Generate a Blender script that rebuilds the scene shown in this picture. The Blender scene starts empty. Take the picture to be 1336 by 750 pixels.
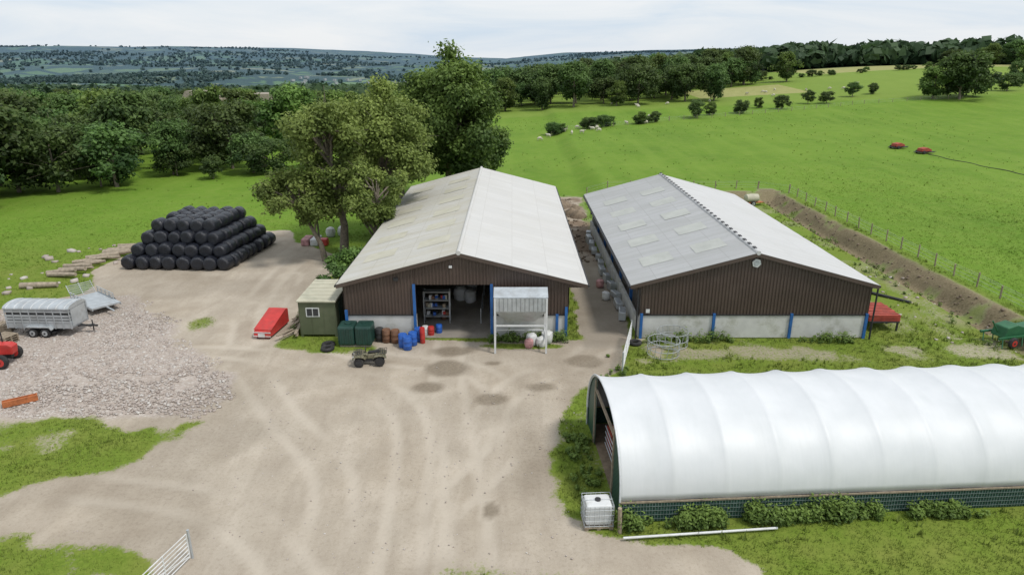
import bpy, math, random
import numpy as np
from mathutils import Vector, Matrix
random.seed(7); rng=np.random.default_rng(7)
S=bpy.context.scene
S.view_settings.view_transform='Standard'; S.view_settings.look='None'; S.view_settings.exposure=0
COL=bpy.context.collection

# ------------------------------------------------------------------ utils
def ss(a,b,x):
    t=np.clip((np.asarray(x,float)-a)/(b-a),0,1); return t*t*(3-2*t)
_tab=rng.random((256,256))
def vn(x,y,s=1.0,o=0):
    x=np.asarray(x,float)/s+o*17.3+500; y=np.asarray(y,float)/s+o*9.1+500
    xi=np.floor(x).astype(int); yi=np.floor(y).astype(int); fx=x-xi; fy=y-yi
    fx=fx*fx*(3-2*fx); fy=fy*fy*(3-2*fy)
    g=lambda a,b:_tab[a%256,b%256]
    return (g(xi,yi)*(1-fx)+g(xi+1,yi)*fx)*(1-fy)+(g(xi,yi+1)*(1-fx)+g(xi+1,yi+1)*fx)*fy
def fbm(x,y,s,o=0,n=4):
    v=0;a=.5
    for i in range(n): v=v+a*vn(x,y,s/2**i,o+i); a*=.5
    return v/(1-.5**n)

def H(x,y):
    x=np.asarray(x,float); y=np.asarray(y,float)
    cut=np.maximum(ss(33.6,35.2,x+.9*(fbm(x,y,4,3)-.5)), ss(87,90,y)*ss(9,13,x))*1.0*(1-ss(200,500,y))
    cut=cut-.40*ss(32.2,33.0,x)*ss(34.2,33.4,x)*ss(30,38,y)*ss(90,84,y)
    right=14*ss(88,330,y)*ss(-40,200,x)
    left=-8*ss(95,300,y)*ss(10,-80,x)
    val=-66*ss(230,1700,y)*(1-.6*ss(100,900,x))
    far=(42+115*ss(300,-3200,x)+40*ss(400,2500,x))*ss(2500,6000,y+900*(fbm(x,y,1500,5,3)-.5))
    rough=(100*ss(600,2200,y)-30*ss(3500,6500,y))*(fbm(x,y,1000,8,4)-.5)
    return cut+right+left+val+far+rough

def np_mesh(name,V,F,mi=None,mats=(),attrs=None,smooth=False):
    V=np.asarray(V,np.float32); F=np.asarray(F,np.int32); m,k=F.shape
    me=bpy.data.meshes.new(name)
    me.vertices.add(len(V)); me.vertices.foreach_set('co',V.ravel())
    me.loops.add(m*k); me.loops.foreach_set('vertex_index',F.ravel())
    me.polygons.add(m); me.polygons.foreach_set('loop_start',np.arange(0,m*k,k,dtype=np.int32))
    try: me.polygons.foreach_set('loop_total',np.full(m,k,dtype=np.int32))
    except Exception: pass
    for q in mats: me.materials.append(q)
    if mi is not None: me.polygons.foreach_set('material_index',np.asarray(mi,np.int32))
    me.update(calc_edges=True)
    if smooth: me.polygons.foreach_set('use_smooth',np.ones(m,bool))
    for n,a in (attrs or {}).items():
        at=me.attributes.new(n,'FLOAT','POINT'); at.data.foreach_set('value',np.asarray(a,np.float32))
    return me
def add(name,me,parent=None,loc=None,rot=None,scale=None):
    o=bpy.data.objects.new(name,me); COL.objects.link(o)
    if parent: o.parent=parent
    if loc is not None: o.location=loc
    if rot is not None: o.rotation_euler=rot
    if scale is not None: o.scale=scale
    return o
def empty(name,loc=(0,0,0),rz=0):
    e=add(name,None,loc=loc,rot=(0,0,rz)); e.empty_display_size=.3; return e

class MB:
    def __init__(s): s.v=[];s.f=[]
    def quad(s,*p):
        n=len(s.v); s.v+= [tuple(q) for q in p]; s.f.append(tuple(range(n,n+len(p)))); return s
    def box(s,c,d,rz=0,rx=0,ry=0,taper=1.0):
        M=Matrix.Rotation(rz,3,'Z')@Matrix.Rotation(ry,3,'Y')@Matrix.Rotation(rx,3,'X'); n=len(s.v)
        for z in(-1,1):
            k=taper if z>0 else 1
            for x,y in((-1,-1),(1,-1),(1,1),(-1,1)):
                s.v.append(tuple(Vector(c)+M@Vector((x*d[0]/2*k,y*d[1]/2*k,z*d[2]/2))))
        for q in((3,2,1,0),(4,5,6,7),(0,1,5,4),(1,2,6,5),(2,3,7,6),(3,0,4,7)): s.f.append(tuple(n+i for i in q))
        return s
    def bx(s,x0,x1,y0,y1,z0,z1): return s.box(((x0+x1)/2,(y0+y1)/2,(z0+z1)/2),(abs(x1-x0),abs(y1-y0),abs(z1-z0)))
    def cyl(s,a,b,r0,r1=None,n=12,cap=True):
        r1=r0 if r1 is None else r1; a=Vector(a);b=Vector(b);d=(b-a).normalized()
        u=d.orthogonal().normalized();w=d.cross(u);k=len(s.v)
        for p,r in((a,r0),(b,r1)):
            for i in range(n):
                t=2*math.pi*i/n; s.v.append(tuple(p+u*r*math.cos(t)+w*r*math.sin(t)))
        for i in range(n): s.f.append((k+i,k+(i+1)%n,k+n+(i+1)%n,k+n+i))
        if cap: s.f.append(tuple(k+i for i in range(n))[::-1]); s.f.append(tuple(k+n+i for i in range(n)))
        return s
    def lathe(s,a,b,prof,n=20):
        a=Vector(a);b=Vector(b);d=b-a;dn=d.normalized();u=dn.orthogonal().normalized();w=dn.cross(u);k=len(s.v)
        for t,r in prof:
            for i in range(n):
                q=2*math.pi*i/n; s.v.append(tuple(a+d*t+u*r*math.cos(q)+w*r*math.sin(q)))
        for j in range(len(prof)-1):
            for i in range(n): s.f.append((k+j*n+i,k+j*n+(i+1)%n,k+(j+1)*n+(i+1)%n,k+(j+1)*n+i))
        s.f.append(tuple(k+i for i in range(n))[::-1]); e=k+(len(prof)-1)*n; s.f.append(tuple(e+i for i in range(n)))
        return s
    def prism(s,pts,y0,y1,axis='y'):
        n=len(s.v);m=len(pts)
        for q in(y0,y1):
            for a,b in pts: s.v.append((a,q,b) if axis=='y' else (q,a,b))
        for i in range(m): s.f.append((n+i,n+(i+1)%m,n+m+(i+1)%m,n+m+i))
        s.f.append(tuple(n+i for i in range(m))[::-1]); s.f.append(tuple(n+m+i for i in range(m)))
        return s
    def obj(s,name,mat,parent=None,bevel=0,smooth=False,loc=None,rz=None):
        me=bpy.data.meshes.new(name); me.from_pydata(s.v,[],s.f); me.materials.append(mat)
        import bmesh
        bm=bmesh.new();bm.from_mesh(me);bmesh.ops.recalc_face_normals(bm,faces=bm.faces);bm.to_mesh(me);bm.free()
        if smooth:
            me.polygons.foreach_set('use_smooth',np.ones(len(me.polygons),bool))
            try: me.set_sharp_from_angle(angle=math.radians(40))
            except Exception: pass
        o=add(name,me,parent,loc,None if rz is None else (0,0,rz))
        if bevel:
            b=o.modifiers.new('bevel','BEVEL'); b.width=bevel;b.segments=2;b.limit_method='ANGLE'
        return o

# ------------------------------------------------------------------ materials
def newmat(name):
    m=bpy.data.materials.new(name); m.use_nodes=True; nt=m.node_tree
    return m,nt,nt.nodes['Principled BSDF']
def N(nt,t,**k):
    n=nt.nodes.new(t)
    for a,b in k.items():
        if a=='inp':
            for i,v in b.items(): n.inputs[i].default_value=v
        else: setattr(n,a,b)
    return n
def ramp(nt,src,stops):
    r=nt.nodes.new('ShaderNodeValToRGB'); e=r.color_ramp.elements
    while len(e)<len(stops): e.new(.5)
    for i,(p,c) in enumerate(stops): e[i].position=p; e[i].color=(*c,1) if len(c)==3 else c
    nt.links.new(src,r.inputs[0]); return r.outputs[0]
def mix(nt,f,a,b,bt='MIX'):
    m=nt.nodes.new('ShaderNodeMix'); m.data_type='RGBA'; m.blend_type=bt
    for s,i in((f,0),(a,6),(b,7)):
        if hasattr(s,'links'): nt.links.new(s,m.inputs[i])
        elif i==0: m.inputs[0].default_value=s
        else: m.inputs[i].default_value=(*s,1)
    return m.outputs[2]
def noise(nt,scale,detail=4,vec=None,rough=.55,dist=0):
    n=N(nt,'ShaderNodeTexNoise',inp={'Scale':scale,'Detail':detail,'Roughness':rough,'Distortion':dist})
    if vec is not None: nt.links.new(vec,n.inputs['Vector'])
    return n.outputs['Fac']
def math_(nt,op,a,b=None,c=None,clamp=False):
    n=nt.nodes.new('ShaderNodeMath'); n.operation=op; n.use_clamp=clamp
    for i,s in enumerate((a,b,c)):
        if s is None: continue
        if hasattr(s,'links'): nt.links.new(s,n.inputs[i])
        else: n.inputs[i].default_value=s
    return n.outputs[0]
def bump(nt,bsdf,h,strength=.3,dist=.02):
    b=N(nt,'ShaderNodeBump',inp={'Strength':strength,'Distance':dist}); nt.links.new(h,b.inputs['Height']); nt.links.new(b.outputs[0],bsdf.inputs['Normal'])
def mat(name,c,rough=.6,metal=0,var=.25,vs=3.0,bmp=.15,dirt=None,fine=25):
    m,nt,b=newmat(name); tc=N(nt,'ShaderNodeTexCoord').outputs['Object']
    n1=noise(nt,vs,5,tc); n2=noise(nt,fine,3,tc)
    lo=tuple(x*(1-var) for x in c); hi=tuple(min(1,x*(1+var)) for x in c)
    col=ramp(nt,n1,[(.3,lo),(.7,hi)])
    if dirt:
        f=ramp(nt,noise(nt,vs*.7,6,tc,.7),[(.5,(0,0,0)),(.72,(1,1,1))]); col=mix(nt,f,col,dirt)
    nt.links.new(col,b.inputs['Base Color']); b.inputs['Roughness'].default_value=rough; b.inputs['Metallic'].default_value=metal
    if bmp: bump(nt,b,n2,bmp,.02)
    return m
M={}
M['cladding']=mat('brown_cladding',(.075,.052,.042),.45,0,.12,.6,.02,(.095,.070,.058))
M['block']=mat('white_blockwork',(.54,.54,.52),.85,0,.10,1.2,.2,(.33,.33,.27),12)
M['blue']=mat('blue_steel',(.02,.11,.33),.5,0,.2,2,.05)
M['galv']=mat('galvanised_steel',(.46,.49,.51),.4,.4,.15,2,.05,(.36,.37,.37))
M['white']=mat('white_paint',(.62,.63,.63),.5,0,.08,2,.05,(.45,.45,.41))
M['black']=mat('black_rubber',(.018,.018,.019),.75,0,.3,5,.2,(.06,.055,.05))
M['dark']=mat('dark_steel',(.035,.035,.037),.6,.2,.3,4,.1)
M['red']=mat('red_paint',(.46,.03,.025),.5,0,.2,2,.05,(.34,.05,.04))
M['redf']=mat('faded_red_timber',(.33,.055,.035),.75,0,.3,3,.2,(.22,.06,.04))
M['green']=mat('green_paint',(.02,.11,.045),.5,0,.2,2,.05)
M['olive']=mat('olive_paint',(.085,.10,.055),.6,0,.15,1,.05,(.12,.13,.08))
M['dkgreen']=mat('dark_green_plastic',(.012,.045,.035),.45,0,.2,2,.05)
M['bluep']=mat('blue_plastic',(.02,.10,.40),.4,0,.1,2,.03)
M['wood']=mat('weathered_wood',(.27,.22,.16),.85,0,.3,6,.4)
M['bark']=mat('bark',(.17,.145,.11),.9,0,.35,5,.6)
M['orange']=mat('orange_rust',(.38,.12,.04),.7,0,.35,4,.2)
M['conc']=mat('concrete',(.27,.245,.21),.85,0,.15,.6,.2,(.17,.15,.125))
M['cream']=mat('cream_felt',(.46,.44,.34),.8,0,.12,1,.1,(.33,.33,.25))
M['glass']=mat('window_glass',(.03,.035,.04),.12,0,.1,1,0)
M['sheepw']=mat('wool',(.50,.47,.38),.95,0,.1,8,.3)
M['brownp']=mat('brown_drum',(.16,.08,.045),.6,0,.3,3,.05)
M['straw']=mat('straw_dung',(.19,.145,.10),.95,0,.4,2,.6)
M['clod']=mat('earth_clod',(.19,.145,.105),.95,0,.35,2,.4)
M['rope']=mat('pink_sacks',(.45,.24,.24),.7,0,.4,3,.2)
M['bark2']=mat('pale_log',(.30,.25,.19),.9,0,.3,4,.5)
m,nt,b=newmat('black_bale_wrap'); tc=N(nt,'ShaderNodeTexCoord').outputs['Object']
b.inputs['Roughness'].default_value=.27; b.inputs['Base Color'].default_value=(.012,.014,.021,1)
wvb=N(nt,'ShaderNodeMapping'); wvb.inputs['Scale'].default_value=(1,.35,1); nt.links.new(tc,wvb.inputs[0])
bump(nt,b,noise(nt,9,5,wvb.outputs[0],.65,1.2),.8,.07); M['wrap']=m
def roofmat(name,base,dark,stain,stainpos):
    m,nt,b=newmat(name); tc=N(nt,'ShaderNodeTexCoord').outputs['Object']
    mp=N(nt,'ShaderNodeMapping'); mp.inputs['Rotation'].default_value=(0,0,math.pi/2); nt.links.new(tc,mp.inputs[0])
    br=N(nt,'ShaderNodeTexBrick',offset=0.0,inp={'Scale':1.0,'Mortar Size':.02,'Mortar Smooth':.3,'Brick Width':1.02,'Row Height':2.35,'Bias':-.1})
    nt.links.new(mp.outputs[0],br.inputs['Vector'])
    br.inputs['Color1'].default_value=(*base,1); br.inputs['Color2'].default_value=(*[x*.94 for x in base],1); br.inputs['Mortar'].default_value=(*dark,1)
    mp2=N(nt,'ShaderNodeMapping'); mp2.inputs['Scale'].default_value=(.12,1.2,.3); nt.links.new(tc,mp2.inputs[0])
    f=ramp(nt,noise(nt,1.0,6,mp2.outputs[0],.65),[(stainpos,(0,0,0)),(stainpos+.28,(.6,.6,.6))])
    c=mix(nt,f,br.outputs['Color'],stain)
    f2=ramp(nt,noise(nt,.25,4,tc),[(.4,(0,0,0)),(.7,(.35,.35,.35))]); c=mix(nt,f2,c,stain)
    f3=ramp(nt,noise(nt,7,4,tc,.7),[(.62,(0,0,0)),(.74,(.5,.5,.5))]); c=mix(nt,f3,c,tuple(x*.6 for x in stain))
    nt.links.new(c,b.inputs['Base Color']); b.inputs['Roughness'].default_value=.8
    w=N(nt,'ShaderNodeTexWave',bands_direction='Y',inp={'Scale':2.1,'Distortion':0}); nt.links.new(tc,w.inputs['Vector'])
    bump(nt,b,w.outputs['Fac'],.5,.05)
    return m
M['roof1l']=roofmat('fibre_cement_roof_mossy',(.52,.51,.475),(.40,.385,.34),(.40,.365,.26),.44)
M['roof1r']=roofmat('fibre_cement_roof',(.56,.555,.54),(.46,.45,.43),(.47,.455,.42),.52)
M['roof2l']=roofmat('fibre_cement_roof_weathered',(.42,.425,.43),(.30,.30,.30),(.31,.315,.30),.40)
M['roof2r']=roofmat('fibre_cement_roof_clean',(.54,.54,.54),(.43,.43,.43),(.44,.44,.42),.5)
M['sky1']=mat('rooflight_sheet',(.49,.47,.385),.6,0,.08,1,.05,(.42,.40,.30))
M['sky2']=mat('rooflight_sheet_grey',(.395,.405,.375),.6,0,.08,1,.05,(.34,.35,.32))
m,nt,b=newmat('polythene_cover'); tc=N(nt,'ShaderNodeTexCoord').outputs['Object']
cpo=ramp(nt,noise(nt,.8,5,tc),[(.3,(.56,.58,.595)),(.7,(.62,.635,.65))])
mpp=N(nt,'ShaderNodeMapping'); mpp.inputs['Scale'].default_value=(1.5,.25,.25); nt.links.new(tc,mpp.inputs[0])
cpo=mix(nt,ramp(nt,noise(nt,1,4,mpp.outputs[0]),[(.55,(0,0,0)),(.8,(.3,.3,.3))]),cpo,(.49,.51,.51))
nt.links.new(cpo,b.inputs['Base Color']); b.inputs['Roughness'].default_value=.5
bump(nt,b,noise(nt,.7,3,mpp.outputs[0]),.3,.10); M['poly']=m
m,nt,b=newmat('green_windbreak_mesh'); tc=N(nt,'ShaderNodeTexCoord').outputs['Object']
ck=N(nt,'ShaderNodeTexChecker',inp={'Scale':9.0}); nt.links.new(tc,ck.inputs[0])
nt.links.new(mix(nt,ck.outputs['Fac'],(.010,.040,.030),(.020,.07,.052)),b.inputs['Base Color']); M['mesh']=m
m,nt,b=newmat('camouflage_plastic'); tc=N(nt,'ShaderNodeTexCoord').outputs['Object']
nt.links.new(ramp(nt,noise(nt,7,2,tc),[(.4,(.07,.07,.04)),(.5,(.22,.19,.13)),(.6,(.11,.12,.07))]),b.inputs['Base Color']); M['camo']=m

HAZE_TINT=(.080,.135,.185)
def paint_haze(nt,col,a=350,bb=6500,mx=.80):  # aerial haze painted into base colour, bluer with distance from the world origin
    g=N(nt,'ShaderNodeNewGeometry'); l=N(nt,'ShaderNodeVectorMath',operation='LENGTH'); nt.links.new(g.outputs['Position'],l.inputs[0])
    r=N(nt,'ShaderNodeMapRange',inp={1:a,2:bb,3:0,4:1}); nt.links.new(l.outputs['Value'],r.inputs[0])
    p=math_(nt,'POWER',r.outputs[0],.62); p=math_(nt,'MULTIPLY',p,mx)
    return mix(nt,p,col,HAZE_TINT)
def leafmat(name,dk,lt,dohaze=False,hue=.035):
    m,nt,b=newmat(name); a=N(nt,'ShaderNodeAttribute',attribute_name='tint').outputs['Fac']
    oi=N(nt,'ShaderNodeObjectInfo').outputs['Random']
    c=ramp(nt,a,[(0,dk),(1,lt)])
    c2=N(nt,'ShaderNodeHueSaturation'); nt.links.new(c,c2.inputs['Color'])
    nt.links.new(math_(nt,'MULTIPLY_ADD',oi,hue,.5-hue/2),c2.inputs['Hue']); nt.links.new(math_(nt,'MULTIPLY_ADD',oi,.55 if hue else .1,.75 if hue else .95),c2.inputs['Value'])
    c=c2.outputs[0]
    if dohaze: c=paint_haze(nt,c)
    nt.links.new(c,b.inputs['Base Color']); b.inputs['Roughness'].default_value=.6
    b.inputs['Specular IOR Level'].default_value=.3
    tr=N(nt,'ShaderNodeBsdfTranslucent'); nt.links.new(c,tr.inputs[0]); ms=N(nt,'ShaderNodeMixShader',inp={0:.35})
    nt.links.new(b.outputs[0],ms.inputs[1]); nt.links.new(tr.outputs[0],ms.inputs[2]); nt.links.new(ms.outputs[0],nt.nodes['Material Output'].inputs[0])
    return m
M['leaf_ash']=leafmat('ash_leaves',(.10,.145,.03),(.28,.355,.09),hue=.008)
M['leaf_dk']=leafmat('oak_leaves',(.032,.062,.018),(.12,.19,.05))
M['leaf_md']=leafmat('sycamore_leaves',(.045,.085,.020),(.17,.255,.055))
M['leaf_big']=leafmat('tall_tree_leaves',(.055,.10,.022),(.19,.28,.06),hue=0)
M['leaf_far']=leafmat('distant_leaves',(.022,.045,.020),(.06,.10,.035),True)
M['blade']=leafmat('grass_blades',(.10,.15,.02),(.24,.29,.06),hue=.0)
M['pblade']=leafmat('pasture_blades',(.105,.185,.020),(.19,.275,.035),hue=.0)

# ------------------------------------------------------------------ ground
GRA=[(-60,31.4),(-26.5,31.2),(-20,31.3),(-15.4,31.4),(-17.5,29.1),(-18,26.8),(-21.8,24.7),(-60,23)]
GRB=[(-60,22.5),(-20,22.2),(-17.5,22),(-14,21.2),(-12.4,20.2),(-11,17),(-11,5),(-60,5)]
GRC=[(-6.5,19.5),(-4,20.7),(-.5,21.1),(3,20.8),(5,20.2),(5,8),(-6.5,8)]
GRD=[(3.8,34.8),(2.7,31.7),(2.2,28),(1.8,25.4),(2.1,23.9),(3.7,22.6),(5.5,21.9),(8.4,21.6),(8.8,20.4),(8.8,5),(90,5),(90,42.1),(23.6,42.2),(8,42.2),(7.2,41),(6.6,37.5),(5,36)]
YARD=[(-70,5),(9.2,5),(9.2,42.4),(8.2,42.4),(8.2,72),(9,90),(4.5,90),(4.6,70),(4.9,42),(-11,42),(-14.5,46),(-16,54),(-15,60),(-18,64),(-22.5,67),(-24,72),(-36,70),(-37,58),(-34.5,54),(-34.5,51),(-36,49.5),(-39,47.6),(-70,47)]
RUB=[(-70,31.3),(-26,31.3),(-16.6,31.6),(-15,34),(-16.7,36.6),(-22.6,42.6),(-25,46.5),(-30,51),(-34,50.5),(-38,47),(-70,46)]
STRIP=[(-15.6,40.8),(-13,40),(-9,39.8),(-8.8,41),(-11.6,42.6),(-11.6,60),(-15,60),(-15.4,50),(-15.2,46),(-15.2,43)]
TRK=[[(-4,16),(-4.5,26),(-6,33),(-11,37.5),(-19,40),(-28,38.5),(-45,37)],[(-2,16),(-1.5,28),(0,35),(5,40),(6.4,46),(6.3,80)],[(-7,16),(-8,26),(-13,33),(-18,42),(-20,52),(-20,62)],
     [(-1,17),(-2.5,28),(-3.8,36),(-4,44)],[(-45,27.5),(-28,27.0),(-20,25.8),(-12,24),(-7,19)],[(-3,24),(0,30),(-2,37),(-9,39.5),(-17,45),(-19,56)]]
def sd(poly,x,y):
    d=np.full(x.shape,1e9); ins=np.zeros(x.shape,bool); n=len(poly)
    for i in range(n):
        ax,ay=poly[i];bx,by=poly[(i+1)%n]; ex,ey=bx-ax,by-ay
        t=np.clip(((x-ax)*ex+(y-ay)*ey)/(ex*ex+ey*ey),0,1)
        d=np.minimum(d,np.hypot(x-ax-ex*t,y-ay-ey*t))
        c=((ay>y)!=(by>y))&(x<(bx-ax)*(y-ay)/((by-ay) if by!=ay else 1e-9)+ax); ins^=c
    return np.where(ins,d,-d)
def smoothline(p,k=8):
    out=[]
    for i in range(len(p)-1):
        p0=np.array(p[max(i-1,0)],float);p1=np.array(p[i],float);p2=np.array(p[i+1],float);p3=np.array(p[min(i+2,len(p)-1)],float)
        for j in range(k):
            t=j/k; out.append(tuple(.5*((2*p1)+(-p0+p2)*t+(2*p0-5*p1+4*p2-p3)*t*t+(-p0+3*p1-3*p2+p3)*t**3)))
    out.append(tuple(p[-1])); return out
def ldist(p,x,y):
    d=np.full(x.shape,1e9)
    for (ax,ay),(bx,by) in zip(p[:-1],p[1:]):
        ex,ey=bx-ax,by-ay; t=np.clip(((x-ax)*ex+(y-ay)*ey)/(ex*ex+ey*ey),0,1); d=np.minimum(d,np.hypot(x-ax-ex*t,y-ay-ey*t))
    return d
def tracks(x,y):
    r=0*x
    wx=x+.35*(fbm(x,y,4,90)-.5); wy=y
    for i,p in enumerate(TRK):
        d=ldist(smoothline(p,5),wx,wy); lane=ss(.42,.12,np.abs(d-.82))
        lane=lane*ss(.25,.55,fbm(x,y,4.5,91+i)); r=np.maximum(r,lane)
    return r
def masks(x,y,trk=True):
    x=np.asarray(x,float);y=np.asarray(y,float)
    n=(fbm(x,y,2.6,2,5)-.5); n2=(fbm(x,y,.9,12,3)-.5)
    P=lambda poly,w=.5,amp=1.8: ss(-w,w,sd(poly,x,y)+n*amp+n2*.8)
    yard=P(YARD,.5,1.6)
    g=1-yard
    ga=P(GRA,.9,2.4)*(.50+.45*ss(.35,.62,fbm(x,y,2.0,4))); gb=P(GRB,.7,2)*(.45+.5*ss(.3,.55,fbm(x,y,1.8,14))); gc=P(GRC,.8,2.5)*.5; gd=P(GRD,.6,1.6)*(.62+.38*ss(.35,.5,fbm(x,y,1.7,24)))
    gd=np.where(y<21.8,gd*(.6+.4*ss(.4,.55,fbm(x,y,2.2,25))),gd)
    worn=ss(37,39.5,y)*ss(62,57,y)*ss(7,9,x)*ss(34,32,x)*ss(42.6,42,y)+.8*ss(23,25,x)*ss(35,33,x)*ss(41,43,y)*ss(90,84,y)
    g=np.maximum.reduce([g,ga,gb,gc,gd])
    g=np.maximum(g,P(STRIP,.5,1.0)*.75)
    g=np.maximum(g,ss(1.4,.3,np.hypot((x+22.3)/1.3,(y-45.4)/2.2)+n*1.6)*.62)
    g=np.maximum(g,ss(1.2,.6,np.hypot((x-1.2)/3.0,(y-41.0)/.7)+n)*.8)
    worn=np.clip(worn,0,1); g=g*(1-worn*(.25+.30*ss(.42,.66,fbm(x,y,2.2,9))))
    g=g*(1-.9*ss(1.2,.6,np.hypot((x-6.8)/2.6,(y-20.7)/1.1)+n*1.2))
    rub=P(RUB,1.3,3.0)*(1-.9*np.clip(g,0,1))
    mud=0*x
    for cx,cy,rx,ry in((-4,37.7,1.3,.85),(-4.95,35.1,.85,.6),(-1.1,33.7,.9,.6),(1.7,35.2,.9,.55),(4.6,38.7,1.1,.9),(-3.9,40.3,1.5,.7),(-1.2,38.4,.6,.4),(-.9,24.0,.3,.5)):
        mud=np.maximum(mud,1.0*ss(1.3,.65,np.hypot((x-cx)/rx,(y-cy)/ry)+n*1.3))
    mud=np.maximum(mud,.55*ss(1.8,.3,np.abs(x-1.5+.02*(y-31)**2))*ss(23,27,y)*ss(38,34,y)*ss(.25,.6,fbm(x,y,3,20)))
    mud=np.maximum(mud,.45*ss(3.8,5,x)*ss(8.6,7.5,x)*ss(39,42,y)*ss(60,50,y))
    mud=np.maximum(mud,.32*ss(.5,.64,fbm(x,y,7,44,5))*ss(62,55,y))
    soil=.9*ss(32.4,33.2,x)*ss(35.3,34.8,x)*ss(15,20,y)*ss(92,90,y)
    soil=np.maximum(soil,.9*ss(86.8,87.4,y)*ss(90.0,89.4,y)*ss(8,11,x)*ss(36,35,x))
    soil=np.maximum(soil,.8*ss(3.5,5,x)*ss(9.5,8.5,x)*ss(56,66,y)*ss(93,89,y))
    soil=np.maximum(soil,.5*ss(25,29,x)*ss(34,32,x)*ss(43,47,y)*ss(60,52,y)*ss(.5,.6,fbm(x,y,4,36)))
    soil=np.clip(soil*(.25+1.3*ss(.30,.52,fbm(x,y,1.8,31))),0,1)*ss(92,91,y)
    conc=ss(4.4,4.9,x)*ss(8.3,8.0,x)*ss(40.3,41,y)*ss(62,50,y)
    return g,rub,mud,soil,conc,(tracks(x,y)*(1-np.clip(rub,0,1)*.6) if trk else 0*x)
def axis(lo,hi,st,a,b,grow):
    c=list(np.arange(lo,hi+1e-6,st)); s=st
    while c[-1]<b: s*=grow; c.append(c[-1]+s)
    s=st
    while c[0]>a: s*=grow; c.insert(0,c[0]-s)
    return np.array(c)
xs=axis(-42,40,.22,-9000,9000,1.07); ys=axis(17,92,.25,-3000,11000,1.045)
X,Y=np.meshgrid(xs,ys); Z=H(X,Y)
nx,ny=len(xs),len(ys)
near=(np.abs(X)<80)&(Y>0)&(Y<130)
A=[np.ones(X.shape) if i==0 else np.zeros(X.shape) for i in range(6)]
mk=masks(X[near],Y[near])
for i in range(6): A[i][near]=mk[i]
A[0][(X<-79)&(Y<40)&(Y>5)]=1
Z=Z+near*((fbm(X,Y,5,40)-.5)*.10+(fbm(X,Y,.8,41)-.5)*.05*(1-A[4]))-.03*A[5]
Z=np.where(near&(X>-11.6)&(X<24)&(Y>41.5)&(Y<78),np.minimum(Z,-.03),Z)
idx=np.arange(nx*ny).reshape(ny,nx)
Fq=np.stack([idx[:-1,:-1],idx[:-1,1:],idx[1:,1:],idx[1:,:-1]],-1).reshape(-1,4)
m,nt,b=newmat('ground'); g=N(nt,'ShaderNodeNewGeometry'); pos=g.outputs['Position']
at=lambda n:N(nt,'ShaderNodeAttribute',attribute_name=n).outputs['Fac']
L=nt.links.new
nf=noise(nt,6,6,pos,.7); nm=noise(nt,.45,5,pos); nb=noise(nt,.05,5,pos,.6); nff=noise(nt,28,3,pos,.7); nl=noise(nt,.12,4,pos,.6)
dirt=ramp(nt,nm,[(.3,(.315,.265,.205)),(.55,(.395,.34,.27)),(.75,(.475,.415,.34))])
dirt=mix(nt,ramp(nt,nl,[(.4,(0,0,0)),(.65,(.5,.5,.5))]),dirt,(.45,.405,.34))
mp=N(nt,'ShaderNodeMapping'); mp.inputs['Scale'].default_value=(.9,.16,1); mp.inputs['Rotation'].default_value=(0,0,.35); L(pos,mp.inputs[0])
dirt=mix(nt,ramp(nt,noise(nt,1,4,mp.outputs[0],.6,.8),[(.42,(0,0,0)),(.7,(.45,.45,.45))]),dirt,(.28,.235,.185))
dirt=mix(nt,ramp(nt,nf,[(.3,(.55,.55,.55)),(.5,(0,0,0))]),dirt,(.26,.215,.165))
dirt=mix(nt,ramp(nt,nff,[(.58,(0,0,0)),(.72,(.6,.6,.6))]),dirt,(.54,.49,.42))
dirt=mix(nt,math_(nt,'MULTIPLY',at('a_trk'),.55),dirt,(.50,.445,.37))
vo=N(nt,'ShaderNodeTexVoronoi',inp={'Scale':6.5}); L(pos,vo.inputs['Vector'])
sep=N(nt,'ShaderNodeSeparateColor'); L(vo.outputs['Color'],sep.inputs[0])
rubc=ramp(nt,sep.outputs[0],[(0,(.35,.30,.265)),(.35,(.41,.35,.31)),(.7,(.46,.41,.375)),(1,(.54,.50,.46))])
rubc=mix(nt,ramp(nt,vo.outputs['Distance'],[(.25,(0,0,0)),(.6,(.5,.5,.5))]),rubc,(.31,.265,.225))
fr=math_(nt,'ADD',at('a_rub'),math_(nt,'MULTIPLY_ADD',nf,1.0,-.55)); fr=ramp(nt,fr,[(.3,(0,0,0)),(.7,(.9,.9,.9))])
c=mix(nt,fr,dirt,rubc)
c=mix(nt,at('a_conc'),c,ramp(nt,nm,[(.3,(.27,.235,.19)),(.7,(.36,.32,.265))]))
c=mix(nt,math_(nt,'MULTIPLY',at('a_mud'),.8),c,ramp(nt,nf,[(.3,(.13,.105,.075)),(.7,(.23,.19,.14))]))
c=mix(nt,at('a_soil'),c,ramp(nt,nf,[(.3,(.13,.095,.065)),(.7,(.27,.205,.15))]))
gr=ramp(nt,nf,[(.25,(.085,.135,.016)),(.5,(.13,.19,.024)),(.75,(.185,.235,.04))])
gr=mix(nt,ramp(nt,nm,[(.4,(0,0,0)),(.7,(.6,.6,.6))]),gr,(.20,.215,.05))
px=N(nt,'ShaderNodeSeparateXYZ'); L(pos,px.inputs[0])
past=ramp(nt,nb,[(.3,(.100,.190,.018)),(.5,(.125,.225,.022)),(.7,(.155,.25,.030))])
past=mix(nt,ramp(nt,nf,[(.35,(.35,.35,.35)),(.6,(0,0,0))]),past,(.075,.14,.015))
past=mix(nt,ramp(nt,noise(nt,.7,5,pos,.7),[(.45,(0,0,0)),(.7,(.5,.5,.5))]),past,(.18,.24,.045))
past=mix(nt,ramp(nt,noise(nt,.18,5,pos,.65),[(.5,(0,0,0)),(.72,(.45,.45,.45))]),past,(.09,.165,.018))
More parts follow.
